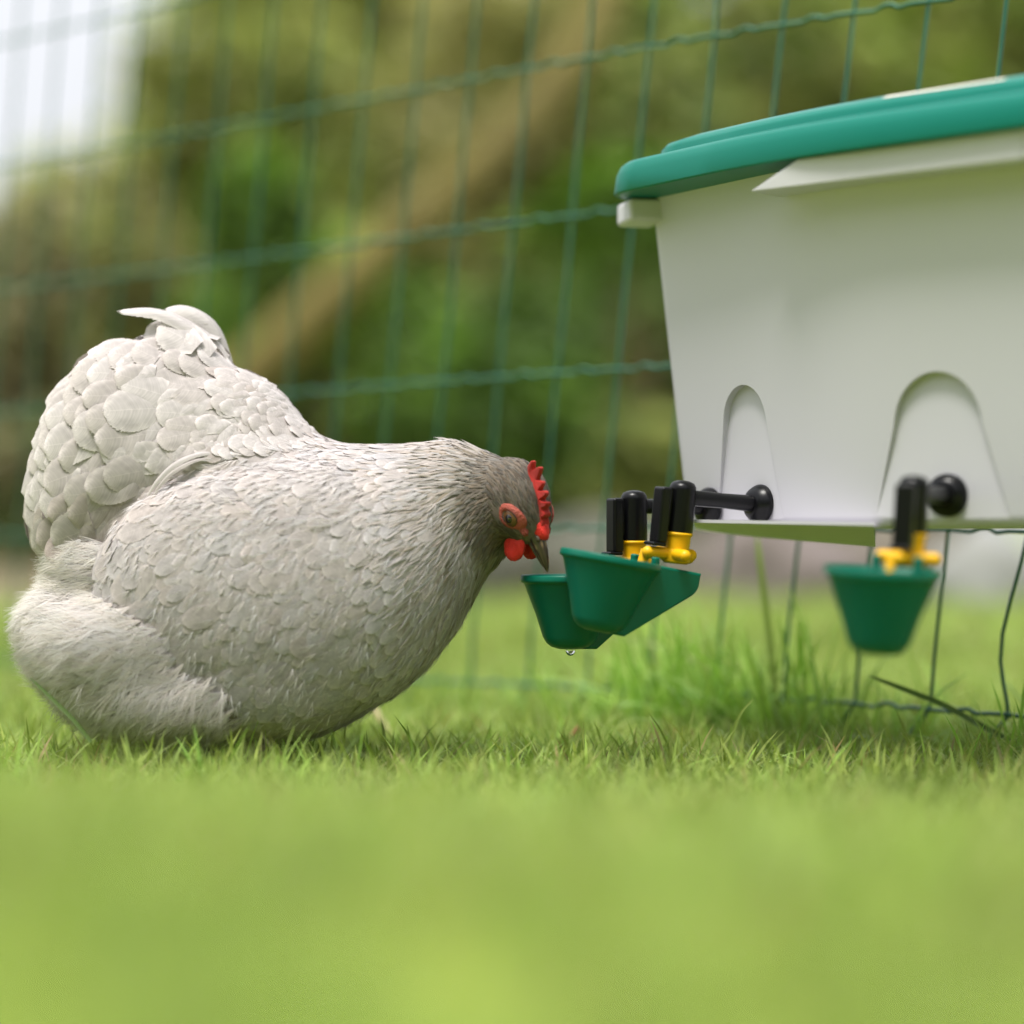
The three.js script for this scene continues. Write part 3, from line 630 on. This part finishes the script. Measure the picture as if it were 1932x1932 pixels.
      if (p[1] < 1000 && p[0] > 380 && rnd() < 0.5) lists.wisp[i % 3].push([mat4(p, ax, rr(30, 52), rr(24, 40), 3), tone([0.76, 0.72, 0.72], 0.15, 0.05)]);
      else if (rnd() < 0.3 + 0.5 * smooth(0.2, 1.0, clump)) lists.wisp[i % 3].push([mat4(p, ax, rr(24, 44), rr(18, 34), 3), tone([0.76, 0.72, 0.72], 0.2, 0.05)]);
      continue;
    }
    if (reg === 'tail') {
      const dist = Math.hypot(p[0] - 545, p[1] - 850), k = smooth(90, 330, dist);
      if (!accept('t', p, 13 + 15 * k)) continue;
      const n = grad(p), L = 58 + 64 * k + rr(-12, 12), Wd = L * rr(0.6, 0.78), ax = frame(p, n, flow(p, reg), (rr(0.07, 0.24) + 0.05 * k) * (0.55 + 0.45 * smooth(0.1, 0.6, Math.abs(n[2]))), (rnd() - 0.5) * 0.45);
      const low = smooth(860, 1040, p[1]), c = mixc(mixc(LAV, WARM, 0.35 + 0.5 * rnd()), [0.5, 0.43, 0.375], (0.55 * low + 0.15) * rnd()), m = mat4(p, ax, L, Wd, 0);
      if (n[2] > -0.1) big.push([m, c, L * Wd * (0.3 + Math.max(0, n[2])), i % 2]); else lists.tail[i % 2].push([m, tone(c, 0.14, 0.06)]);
      continue;
    }
    // fluff behind the leg
    if (accept('f', p, 13)) {
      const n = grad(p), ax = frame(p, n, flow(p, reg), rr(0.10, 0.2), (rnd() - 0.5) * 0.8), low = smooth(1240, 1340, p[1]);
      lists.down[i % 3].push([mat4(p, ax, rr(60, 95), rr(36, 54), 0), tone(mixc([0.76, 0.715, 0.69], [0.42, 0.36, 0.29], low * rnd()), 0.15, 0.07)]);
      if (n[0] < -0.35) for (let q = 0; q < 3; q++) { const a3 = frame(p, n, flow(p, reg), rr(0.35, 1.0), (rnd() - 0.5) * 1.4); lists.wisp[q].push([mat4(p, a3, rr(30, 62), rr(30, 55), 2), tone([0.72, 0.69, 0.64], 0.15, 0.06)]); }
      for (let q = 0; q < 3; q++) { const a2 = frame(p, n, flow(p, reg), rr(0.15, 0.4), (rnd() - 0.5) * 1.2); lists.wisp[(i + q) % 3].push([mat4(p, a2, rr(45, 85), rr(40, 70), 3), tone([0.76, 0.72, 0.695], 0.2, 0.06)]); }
    }
  }
  // the feathers that show largest are single parts, the rest one mass
  big.sort((a, b) => b[2] - a[2]);
  const tones = [[0.78, 0.725, 0.73], [0.70, 0.64, 0.635], [0.61, 0.54, 0.52], [0.51, 0.435, 0.405]].map((c) => fm(C(...c), vane));
  big.forEach(([m, c, , k], i) => {
    if (i < 292) { const lum = c[0]; let t = lum > 0.665 ? 0 : lum > 0.625 ? 1 : lum > 0.57 ? 2 : 3; if (rnd() < 0.25) t = Math.max(0, t - 1); const f = part('feather', gTail[k], tones[t], hen); m.decompose(f.position, f.quaternion, f.scale); } else lists.tail[k].push([m, tone(c, 0.14, 0.06)]);
  });
  console.log('feathers', lists.body.map((l) => l.length), lists.lance.map((l) => l.length), lists.wisp.map((l) => l.length), lists.down.map((l) => l.length), lists.tail.map((l) => l.length), big.length);
  const st = (o) => { o.userData.kind = 'stuff'; return o; };
  gBody.forEach((g, i) => { st(copies('contour_plumage', g, i === 1 ? white : whiteSoft, lists.body[i], hen)); st(copies('down_plumage', g, whiteDown, lists.down[i], hen)); });
  gLance.forEach((g, i) => st(copies('hackle_plumage', g, white, lists.lance[i], hen)));
  gTail.forEach((g, i) => st(copies('tail_plumage', g, white, lists.tail[i], hen)));
  gWisp.forEach((g, i) => st(copies('loose_down', g, wispMat, lists.wisp[i], hen)));

  // long curved tail plumes and the feather at the wing fold, drawn along their shafts
  function plume(ctrl, width, nrm, mat, cup = 0.15) {
    const c = new THREE.CatmullRomCurve3(ctrl.map((p) => HP(...p))), n = 18, na = 6, pos = [], uv = [], idx = [], up = V(...nrm).normalize();
    for (let i = 0; i <= n; i++) {
      const t = i / n, p = c.getPoint(t), T = c.getTangent(t), side = V().crossVectors(T, up).normalize(), nn = V().crossVectors(side, T).normalize(), w = width * U * (t < 0.5 ? 0.5 + t : Math.sqrt(Math.max(0.001, 1 - ((t - 0.5) / 0.5) ** 2.6)));
      for (let j = 0; j <= na; j++) { const s = j / na * 2 - 1, q = p.clone().addScaledVector(side, s * w * 0.5).addScaledVector(nn, -cup * s * s * w); pos.push(q.x, q.y, q.z); uv.push(j / na, t); }
    }
    for (let i = 0; i < n; i++) for (let j = 0; j < na; j++) { const a = i * (na + 1) + j, b = a + na + 1; idx.push(a, a + 1, b, b, a + 1, b + 1); }
    return part('feather', geo(pos, idx, uv), mat, hen);
  }
  plume([[432, 730, -40], [405, 650, -35], [350, 607, -30], [285, 583, -28], [213, 584, -30]], 46, [0.15, 1, 0.75], tones[0], 0.2);
  plume([[438, 735, -60], [418, 660, -60], [392, 605, -58], [350, 580, -52], [300, 582, -45]], 62, [0.55, 0.6, 0.6], tones[0], 0.25);
  plume([[420, 740, -70], [380, 670, -70], [330, 625, -70], [260, 632, -66], [205, 668, -62]], 58, [-0.1, 0.8, 0.7], tones[1], 0.25);
  plume([[400, 760, -30], [345, 690, -22], [280, 655, -20], [210, 665, -22], [165, 700, -30]], 62, [-0.1, 0.8, 0.8], tones[1], 0.25);
  plume([[448, 862, 92], [400, 857, 112], [350, 875, 122], [312, 910, 118], [292, 940, 106]], 17, [-0.3, 0.7, 0.7], tones[0], 0.3);
  plume([[440, 872, 96], [395, 868, 116], [352, 886, 126], [320, 915, 122], [300, 948, 110]], 13, [-0.3, 0.7, 0.7], tones[1], 0.3);

  // comb, face skin, wattles, lobe, beak and eyes
  const red = phys(C(0.72, 0.03, 0.022), 0.5, { sheen: 0.4, sheenColor: C(0.9, 0.3, 0.25), specularIntensity: 0.7 });
  { const nz = noiseTable(31, 64); const b = dataTex(128, 128, (u, v) => { const s = vnoise(nz, 64, u * 64, v * 64); return [s, s, s]; }); b.repeat.set(1, 1); red.bumpMap = b; red.bumpScale = 0.0003; }
  const pinkSkin = phys(C(0.42, 0.085, 0.058), 0.65, { bumpMap: red.bumpMap, bumpScale: 0.0006 });
  const toHead = (g) => { // geometry in (b, l, t) head units to the hen's metres
    const a = g.attributes.position, n = g.attributes.normal;
    for (let i = 0; i < a.count; i++) { const p = HP(...headP(a.getX(i), a.getY(i), a.getZ(i))); a.setXYZ(i, p.x, p.y, p.z); }
    g.computeVertexNormals(); return g;
  };
  {
    // serrated single comb in the plane b-t
    const sh = new THREE.Shape(), out = [[-34, 50], [-44, 58], [-45, 74], [-36, 62], [-32, 64], [-27, 82], [-23, 80], [-17, 60], [-12, 60], [-3, 71], [1, 68], [2, 55], [8, 55], [17, 70], [21, 66], [19, 50], [26, 49], [37, 60], [40, 55], [36, 45], [44, 44], [54, 50], [55, 45], [53, 37], [64, 35], [70, 24], [58, 14], [30, 30], [0, 45]];
    sh.moveTo(...out[0]); sh.splineThru(out.slice(1).map((p) => new THREE.Vector2(...p))); sh.closePath();
    const g = new THREE.ExtrudeGeometry(sh, { depth: 6, bevelEnabled: true, bevelThickness: 2.5, bevelSize: 2, bevelSegments: 3, curveSegments: 60 });
    const a = g.attributes.position;
    for (let i = 0; i < a.count; i++) { const x = a.getX(i), y = a.getY(i), z = a.getZ(i) - 3, thick = 1 + 0.9 * smooth(70, 40, y); a.setXYZ(i, x + 7 * smooth(60, 20, x), z * thick + 2 * Math.sin(x * 0.08) + 5 + 0.3 * (y - 50), y + 12 * smooth(66, 30, x)); }
    const c2 = part('comb', toHead(g), red, hen); c2.userData.label = 'serrated red comb';
    const lump = (b, l, t, rb, rl, rt, name, mat, noise = 0.06) => { const s = new THREE.SphereGeometry(1, 28, 20), q = s.attributes.position; for (let i = 0; i < q.count; i++) { const x = q.getX(i), y = q.getY(i), z = q.getZ(i), k = 1 + noise * Math.sin(x * 7 + y * 5) * Math.cos(z * 6 + x * 3); q.setXYZ(i, b + x * rb * k, l + y * rl * k, t + z * rt * k); } return part(name, toHead(s), mat, hen); };
    lump(55, 0, 20, 36, 16, 17, 'face_skin', red, 0.03);
    for (const s of [1, -1]) {
      lump(54, s * 29, 8, 18, 7, 9, 'lore_skin', pinkSkin, 0.1);
      lump(70, s * 22, -38, 25, 8, 27, 'wattle', red, 0.05);
      lump(-34, s * 50, -26, 17, 9, 9, 'ear_lobe', pinkSkin, 0.1);
      // ring of bare skin round the eye
      const ring = new THREE.TorusGeometry(1, 0.42, 14, 36), q = ring.attributes.position;
      for (let i = 0; i < q.count; i++) { const x = q.getX(i), y = q.getY(i), z = q.getZ(i); const u = x * 23.5, v = y * 16.5, bb = u * 0.86 - v * 0.5, tt = u * 0.5 + v * 0.86; q.setXYZ(i, 28 + bb, s * (48 - 0.26 * bb - 0.008 * bb * bb - 0.007 * tt * tt + z * 10), 6 + tt); }
      part('eye_ring', toHead(ring), pinkSkin, hen);
      { const lid = new THREE.TorusGeometry(1, 0.14, 10, 32), lq = lid.attributes.position; for (let i = 0; i < lq.count; i++) { const u = lq.getX(i) * 17.5, v = lq.getY(i) * 12.5, bb = u * 0.9 - v * 0.42, tt = u * 0.42 + v * 0.9; lq.setXYZ(i, 29 + bb, s * (48.5 - 0.2 * bb - 0.008 * bb * bb + lq.getZ(i) * 14), 6 + tt); } part('eyelid', toHead(lid), phys(C(0.035, 0.022, 0.018), 0.6), hen); }
      const eye = lump(29, s * 43.5, 6, 19.5, 9.5, 16.5, 'eye', phys(C(0.11, 0.05, 0.016), 0.3, { clearcoat: 0.25, clearcoatRoughness: 0.05 }), 0);
      const pu = new THREE.SphereGeometry(1, 20, 14), pq = pu.attributes.position; for (let i = 0; i < pq.count; i++) pq.setXYZ(i, 32 + pq.getX(i) * 9.5, s * (49.4 + pq.getY(i) * 5.2), 6 + pq.getZ(i) * 9);
      const pm = shade(new THREE.Mesh(toHead(pu), phys(C(0.004, 0.004, 0.005), 0.06, { clearcoat: 1, clearcoatRoughness: 0.02 }))); pm.name = 'pupil'; eye.add(pm);
    }
    // beak: two curved horn halves
    const horn = (b0, b1, h0, w0, tOff, droop, lower) => {
      const pos = [], idx = [], uv = [], n = 16, m = 18;
      for (let i = 0; i <= n; i++) { const t = i / n, k = Math.pow(1 - t, 0.62) * 0.98 + 0.02, b = b0 + (b1 - b0) * t; for (let j = 0; j <= m; j++) { const a = j / m * Math.PI * 2, c = Math.cos(a), s = Math.sin(a); pos.push(b, s * w0 * k * (1 - 0.25 * Math.max(0, c)), tOff - droop * t * t + c * h0 * k * (lower ? 1 : c > 0 ? 1.1 : 0.75)); uv.push(j / m, t); } }
      for (let i = 0; i < n; i++) for (let j = 0; j < m; j++) { const a = i * (m + 1) + j, b = a + m + 1; idx.push(a, b, a + 1, b, b + 1, a + 1); }
      return toHead(geo(pos, idx, uv));
    };
    const nz = noiseTable(41, 64);
    const hornTex = dataTex(64, 128, (u, v) => { const n = vnoise(nz, 64, u * 20, v * 5); const pale = smooth(0.55, 0.95, n) * 0.8 + (u < 0.14 || u > 0.86 ? 0.35 * n : 0); return [0.16 + 0.42 * pale, 0.125 + 0.36 * pale, 0.10 + 0.26 * pale]; }, true);
    const hornMat = phys(C(1, 1, 1), 0.3, { map: hornTex, clearcoat: 0.5, clearcoatRoughness: 0.2 });
    part('upper_beak', horn(62, 142, 20, 18, 4, 14, false), hornMat, hen);
    part('lower_beak', horn(58, 130, 9, 14, -10, 3, true), hornMat, hen);
    for (const s of [1, -1]) lump(80, s * 10.5, 13, 8, 3.5, 4.5, 'nostril', phys(C(0.10, 0.075, 0.055), 0.6), 0.1);
  }
  // feathered feet under the body, mostly lost in the grass
  const legMat = std(C(0.42, 0.36, 0.30), 0.8);
  for (const z of [55, -70]) {
    const g = merged([tube([HP(470, 1330, z), HP(480, 1400, z + 4), HP(490, 1455, z + 4)], (t) => (16 - 6 * t) * U, 10), ...[-0.5, 0, 0.5].map((a) => tube([HP(490, 1452, z + 4), HP(515, 1456, z + 4 + 22 * a), HP(545, 1462, z + 4 + 50 * a)], (t) => (8 - 4 * t) * U, 8)), tube([HP(490, 1452, z + 4), HP(462, 1462, z + 4)], (t) => (7 - 3 * t) * U, 8)]);
    part('leg', g, legMat, hen);
  }
}

// ---------------------------------------------------------------- garden behind the fence
const leafGeo = (() => { const p = [0, 0, 0, 0.3, 0.06, -0.26, 0.32, 0, 0, 0.3, 0.06, 0.26, 0.7, 0.02, -0.2, 0.7, -0.04, 0, 0.7, 0.02, 0.2, 1, -0.12, 0]; return geo(p, [0, 1, 2, 0, 2, 3, 1, 4, 2, 4, 5, 2, 2, 5, 3, 5, 6, 3, 4, 7, 5, 5, 7, 6]); })();
const leafMat = phys(0xffffff, 0.85, { transmission: 0.5, thickness: 0, specularIntensity: 0.5 });
const barkMat = (() => { const nz = noiseTable(51, 64); const map = dataTex(128, 128, (u, v) => { const n = 0.6 * vnoise(nz, 64, u * 32, v * 8) + 0.4 * vnoise(nz, 64, u * 64, v * 32); return [0.34 + 0.26 * n, 0.28 + 0.22 * n, 0.2 + 0.16 * n]; }, true); return std(0xffffff, 0.95, { map }); })();
function shrub(name, label, category, px, py, d, rx, ry, n, leaf, cols, density = 1) {
  const c = W(px, py, d), ax = rx / F * d, ay = ry / F * d, az = Math.min(ax, ay) * 0.8;
  const o = thing(name, label, category, [c.x, 0, c.z], 'garden plants beyond the fence');
  const list = [], q = new THREE.Quaternion(), e = new THREE.Euler();
  // clumps of leaves, so that the outline is uneven and gaps stay open
  const clumps = []; for (let i = 0; i < 26; i++) { const a = rnd() * 6.283, h = rr(-1, 1), r = Math.sqrt(1 - h * h), k = Math.pow(rnd(), 0.4) * 0.85; clumps.push([Math.cos(a) * r * k * ax, h * k * ay, Math.sin(a) * r * k * az, rr(0.22, 0.42)]); }
  for (let i = 0; i < n; i++) {
    const k = clumps[Math.floor(rnd() * clumps.length)], a = rnd() * 6.283, h = rr(-1, 1), r = Math.sqrt(1 - h * h), u = Math.pow(rnd(), 0.45) * k[3];
    const y = c.y + k[1] + h * u * ay; if (y < 0.01) continue;
    e.set(rr(-0.9, 0.9), rnd() * 6.283, rr(-0.7, 0.5)); q.setFromEuler(e);
    const s = leaf * rr(0.7, 1.3), f = rr(0.7, 1.25), cc = cols[Math.floor(rnd() * cols.length)];
    list.push([new THREE.Matrix4().compose(V(k[0] + Math.cos(a) * r * u * ax, y, k[2] + Math.sin(a) * r * u * az), q, V(s, s, s)), C(cc[0] * f, cc[1] * f, cc[2] * f)]);
  }
  copies('foliage', leafGeo, leafMat, list, o).userData.kind = 'stuff';
  const stems = [];
  for (let i = 0; i < 5; i++) { const k = clumps[i]; stems.push(tube(spline([V(k[0] * 0.15, -0.02, k[2] * 0.15), V(k[0] * 0.4, c.y * 0.5, k[2] * 0.4), V(k[0], Math.max(0.05, c.y + k[1]), k[2])], 8), (t) => (0.014 - 0.010 * t) * Math.min(1.5, ax * 2.5), 6)); }
  part('stem', merged(stems), barkMat, o);
  return o;
}
{
  const OL = [[0.40, 0.45, 0.11], [0.46, 0.46, 0.16], [0.32, 0.40, 0.09]], TAN = [[0.56, 0.52, 0.23], [0.50, 0.48, 0.19], [0.42, 0.46, 0.15]];
  const GR = [[0.19, 0.36, 0.03], [0.24, 0.41, 0.04], [0.14, 0.27, 0.025]], DK = [[0.10, 0.19, 0.028], [0.13, 0.23, 0.035]], BR = [[0.44, 0.38, 0.22], [0.36, 0.34, 0.16], [0.28, 0.30, 0.11]], BG = [[0.30, 0.44, 0.06], [0.36, 0.46, 0.08]];
  const bush = (name, label, ...a) => shrub(name, label, 'bush', ...a);
  // a tall hedge ten metres off closes the view, the sky shows only past its left end
  bush('hedge_bush', 'far olive hedge bush ending beside the sky gap', 500, 270, 10, 330, 520, 4600, 0.14, OL);
  bush('hedge_bush', 'far yellowish hedge bush over the tail of the hen', 690, 190, 10.6, 300, 400, 3600, 0.14, OL);
  bush('hedge_bush', 'far hedge bush behind the tan tinged bush', 900, 330, 10.4, 330, 520, 3600, 0.14, OL.concat(TAN));
  bush('hedge_bush', 'far hedge bush above the left end of the lid', 1300, 330, 10.2, 330, 520, 3600, 0.14, OL.concat(DK));
  bush('hedge_bush', 'far hedge bush behind the fresh green bush at the right', 1760, 330, 10, 380, 520, 3600, 0.14, OL.concat(BG));
  bush('hedge_bush', 'far brownish hedge bush low at the left under the sky gap', 60, 690, 10, 350, 470, 4600, 0.14, BR.concat(OL));
  // the garden behind the lens, which keeps low light off the upright faces
  for (const [x, z, r, what] of [[-3.4, 1.2, 1.3, 'left of the lens near the hen'], [-2.3, 3.0, 1.4, 'behind the lens to the left'], [-0.4, 3.8, 1.4, 'straight behind the lens'], [1.6, 3.6, 1.4, 'behind the lens to the right'], [3.3, 2.0, 1.4, 'right of the lens beyond the tank']]) {
    const o = thing('garden_bush', `tall dark bush out of view ${what}`, 'bush', [x, 0, z], 'bushes around the lawn out of view'), list = [], q = new THREE.Quaternion(), e = new THREE.Euler();
    for (let i = 0; i < 2600; i++) { const a = rnd() * 6.283, h = rr(-1, 1), k = Math.pow(rnd(), 0.3), w = Math.sqrt(1 - h * h) * k; e.set(rr(-0.9, 0.9), rnd() * 6.283, rr(-0.7, 0.5)); q.setFromEuler(e); const s = rr(0.12, 0.22), cc = GR[i % 3], f = rr(0.4, 0.8); list.push([new THREE.Matrix4().compose(V(Math.cos(a) * w * r, 1.15 + h * k * 1.12, Math.sin(a) * w * r * 0.6), q, V(s, s, s)), C(cc[0] * f, cc[1] * f, cc[2] * f)]); }
    copies('foliage', leafGeo, leafMat, list, o).userData.kind = 'stuff';
    part('stem', tube([V(0, -0.03, 0), V(0.05, 0.6, 0.02), V(0.02, 1.4, 0)], (t) => 0.06 - 0.03 * t, 8), barkMat, o);
  }
  // seven metres off
  bush('olive_shrub', 'yellowish olive bush filling the upper left behind the fence', 430, 230, 7.4, 230, 330, 4200, 0.085, OL);
  bush('tan_shrub', 'tan tinged bush at the top behind the neck of the hen', 980, 170, 7.6, 300, 330, 4600, 0.085, TAN);
  bush('olive_shrub', 'dull olive bush above the left end of the tank', 1370, 160, 7.2, 270, 330, 4600, 0.085, OL.concat(DK));
  bush('green_shrub', 'fresh green bush above the tank in the upper right corner', 1790, 110, 7.2, 300, 330, 4600, 0.085, BG.concat(OL));
  bush('brown_shrub', 'brownish bush at the left edge behind the tail of the hen', 60, 620, 6.8, 230, 290, 4200, 0.08, BR);
  bush('dark_shrub', 'dark green bush straight above the back of the hen', 620, 700, 7.0, 330, 330, 4600, 0.085, DK.concat(GR));
  bush('dark_shrub', 'dark green bush behind the left wall of the tank', 1180, 680, 7.0, 330, 330, 4600, 0.085, DK);
  bush('dark_shrub', 'dark green bush hidden for the most part by the tank', 1760, 640, 7.0, 330, 330, 3400, 0.085, DK.concat(OL));
  bush('dark_shrub', 'dark bush low at the left edge beyond the lawn', 90, 920, 6.4, 260, 150, 2600, 0.07, DK.concat(BR));
  // nearer plants
  bush('green_shrub', 'small rich green bush left of the leaning trunk', 500, 420, 5.0, 105, 140, 1700, 0.055, GR.concat(DK));
  bush('green_shrub', 'bright green bush between the leaning trunk and the tank', 1170, 400, 5.0, 190, 100, 2200, 0.055, GR);
  bush('green_shrub', 'mid green bush just above the back of the hen', 620, 560, 5.2, 120, 120, 1500, 0.055, GR.concat(BG));
  bush('dark_shrub', 'low dark bush behind the neck of the hen', 900, 800, 5.0, 330, 150, 3000, 0.06, DK.concat(GR));
  bush('olive_shrub', 'low olive bush behind the drinking cups', 1290, 860, 4.8, 220, 110, 2000, 0.055, DK.concat(OL));
  bush('dark_shrub', 'low dull bush behind the beak and the cups', 1090, 930, 5.4, 240, 90, 2200, 0.055, DK.concat(OL));
  bush('dark_shrub', 'low dull bush on the bed below the tank', 1560, 940, 5.6, 300, 90, 2400, 0.055, DK.concat(BR));
  bush('brown_shrub', 'brown leaved bush between the sky gap and the tail', 230, 480, 5.6, 110, 190, 1700, 0.06, BR.concat(OL));
  // a pale leaning trunk
  const tr = thing('leaning_trunk', 'pale tan trunk leaning to the right beyond the fence', 'tree trunk', [0, 0, 0]);
  const a = W(360, 1060, 4.7), pts = [V(a.x, -0.05, a.z), W(400, 800, 4.7), W(560, 620, 4.7), W(720, 470, 4.75), W(880, 330, 4.8), W(1020, 190, 4.9), W(1130, 20, 5.0), W(1200, -160, 5.1)];
  part('trunk', tube(spline(pts, 40), (t) => 0.050 - 0.010 * t, 14), std(C(0.25, 0.18, 0.085), 0.95, { map: barkMat.map }), tr);
  tr.children[0].material.color = C(0.78, 0.95, 0.5);
  // stones at the far edge of the lawn
  const stone = (label, px, d, w, h, col) => {
    const g = new THREE.IcosahedronGeometry(1, 4), q = g.attributes.position, s = rnd() * 10;
    for (let i = 0; i < q.count; i++) { const x = q.getX(i), y = q.getY(i), z = q.getZ(i), k = 1 + 0.12 * Math.sin(x * 3 + s) * Math.cos(y * 4 + s) + 0.06 * Math.sin(z * 7 + x * 5 + s); q.setXYZ(i, x * k * w, y * k * h, z * k * w * 0.8); }
    g.computeVertexNormals();
    const nz = noiseTable(60, 64), p = W(px, 0, d);
    const m = top('garden_stone', g, std(col, 0.95), label, 'stone', 'stones at the edge of the lawn'); m.position.set(p.x, h * 0.55, p.z); return m;
  };
  stone('pale round stone at the right edge beyond the fence', 1862, 3.3, 0.085, 0.085, C(0.27, 0.27, 0.255));
  stone('pinkish grey stone behind the fence below the tank', 1480, 3.5, 0.13, 0.10, C(0.17, 0.14, 0.13));
  stone('brownish stone right of the pinkish one below the tank', 1690, 3.7, 0.12, 0.10, C(0.15, 0.13, 0.10));
  stone('grey stone behind the cup at the beak', 1130, 3.8, 0.14, 0.10, C(0.10, 0.10, 0.075));
  stone('greyish stone just behind the throat of the hen', 960, 4.0, 0.12, 0.085, C(0.08, 0.085, 0.06));
  stone('flat grey stone between the cups and the pinkish stone', 1310, 3.7, 0.12, 0.08, C(0.13, 0.12, 0.09));
}

// ---------------------------------------------------------------- single stalks
{
  const straw = std(C(0.78, 0.66, 0.40), 0.7), brown = std(C(0.28, 0.13, 0.06), 0.8), leafG = phys(C(0.10, 0.17, 0.03), 0.6, { transmission: 0.3, thickness: 0 });
  const stalk = (name, label, cat, ctrl, r0, r1, mat, flat) => {
    const pts = spline(ctrl.map(([x, y, d]) => W(x, y, d)), 20), o = pts[0].clone(); o.y = Math.min(o.y, pts[pts.length - 1].y);
    const g = tube(pts.map((p) => p.clone().sub(o)), (t) => r0 + (r1 - r0) * t, flat ? 6 : 8);
    const m = top(name, g, mat, label, cat); m.position.copy(o); return m;
  };
  stalk('straw_stalk', 'pale straw stalk slanting out from under the breast of the hen', 'straw', [[685, 1305, 1.38], [712, 1350, 1.38], [735, 1390, 1.38], [754, 1424, 1.38]], 0.0019, 0.0030, straw);
  stalk('dry_stem', 'reddish brown dry stem arching through the grass left of the tuft', 'stem', [[1150, 1440, 1.36], [1190, 1408, 1.36], [1240, 1385, 1.36], [1310, 1380, 1.36], [1370, 1392, 1.37]], 0.0010, 0.0008, brown);
  stalk('dry_stem', 'short brown stem standing in the grass below the cups', 'stem', [[1050, 1440, 1.31], [1066, 1405, 1.31], [1092, 1372, 1.31]], 0.0009, 0.0014, brown);
  // broad blades as flat ribbons
  const ribbon = (label, ctrl, w, mat) => {
    const c = spline(ctrl.map(([x, y, d]) => W(x, y, d)), 16), o = c[0].clone(), pos = [], idx = [];
    c.forEach((p, i) => { const t = i / 16, T = c[Math.min(16, i + 1)].clone().sub(c[Math.max(0, i - 1)]).normalize(), s = V().crossVectors(T, V(0.1, 0.35, 1).normalize()).normalize(), k = w * 0.5 * Math.sqrt(Math.max(0.01, 1 - Math.pow(Math.abs(2 * t - 0.8) / 1.2, 3))); const fold = 0.3 * k; for (const j of [-1, 0, 1]) { const q = p.clone().addScaledVector(s, j * k); q.z += j ? 0 : -fold; q.sub(o); pos.push(q.x, q.y, q.z); } });
    for (let i = 0; i < 16; i++) for (let j = 0; j < 2; j++) { const a = i * 3 + j; idx.push(a, a + 1, a + 3, a + 1, a + 4, a + 3); }
    const m = top('grass_blade', geo(pos, idx), mat, label, 'grass blade'); m.position.copy(o); return m;
  };
  ribbon('broad grass blade lying aslant across the lowest fence wire', [[1905, 1398, 1.27], [1850, 1368, 1.275], [1780, 1330, 1.28], [1710, 1302, 1.285], [1638, 1274, 1.29]], 0.0034, leafG);
  const pale = phys(C(0.24, 0.33, 0.05), 0.65, { transmission: 0.4, thickness: 0 });
  ribbon('tall upright light green blade rising to the bottom of the tank', [[1472, 1440, 1.36], [1462, 1300, 1.37], [1448, 1170, 1.38], [1434, 1060, 1.385], [1428, 1008, 1.39]], 0.0042, pale);
  ribbon('thin upright yellow green blade leaning at the tuft by the fence', [[1376, 1475, 1.2], [1374, 1430, 1.2], [1384, 1380, 1.2], [1398, 1345, 1.2], [1422, 1318, 1.2]], 0.0016, pale);
  ribbon('long blade arching left from the tuft under the cups', [[1440, 1440, 1.42], [1400, 1330, 1.42], [1340, 1265, 1.43], [1250, 1220, 1.44], [1140, 1195, 1.45]], 0.0040, pale);
  ribbon('bent blade slanting left of the hen at its rear', [[172, 1400, 1.16], [140, 1360, 1.16], [105, 1325, 1.16], [58, 1280, 1.16]], 0.0022, leafG);
}

renderer.render(scene, camera);
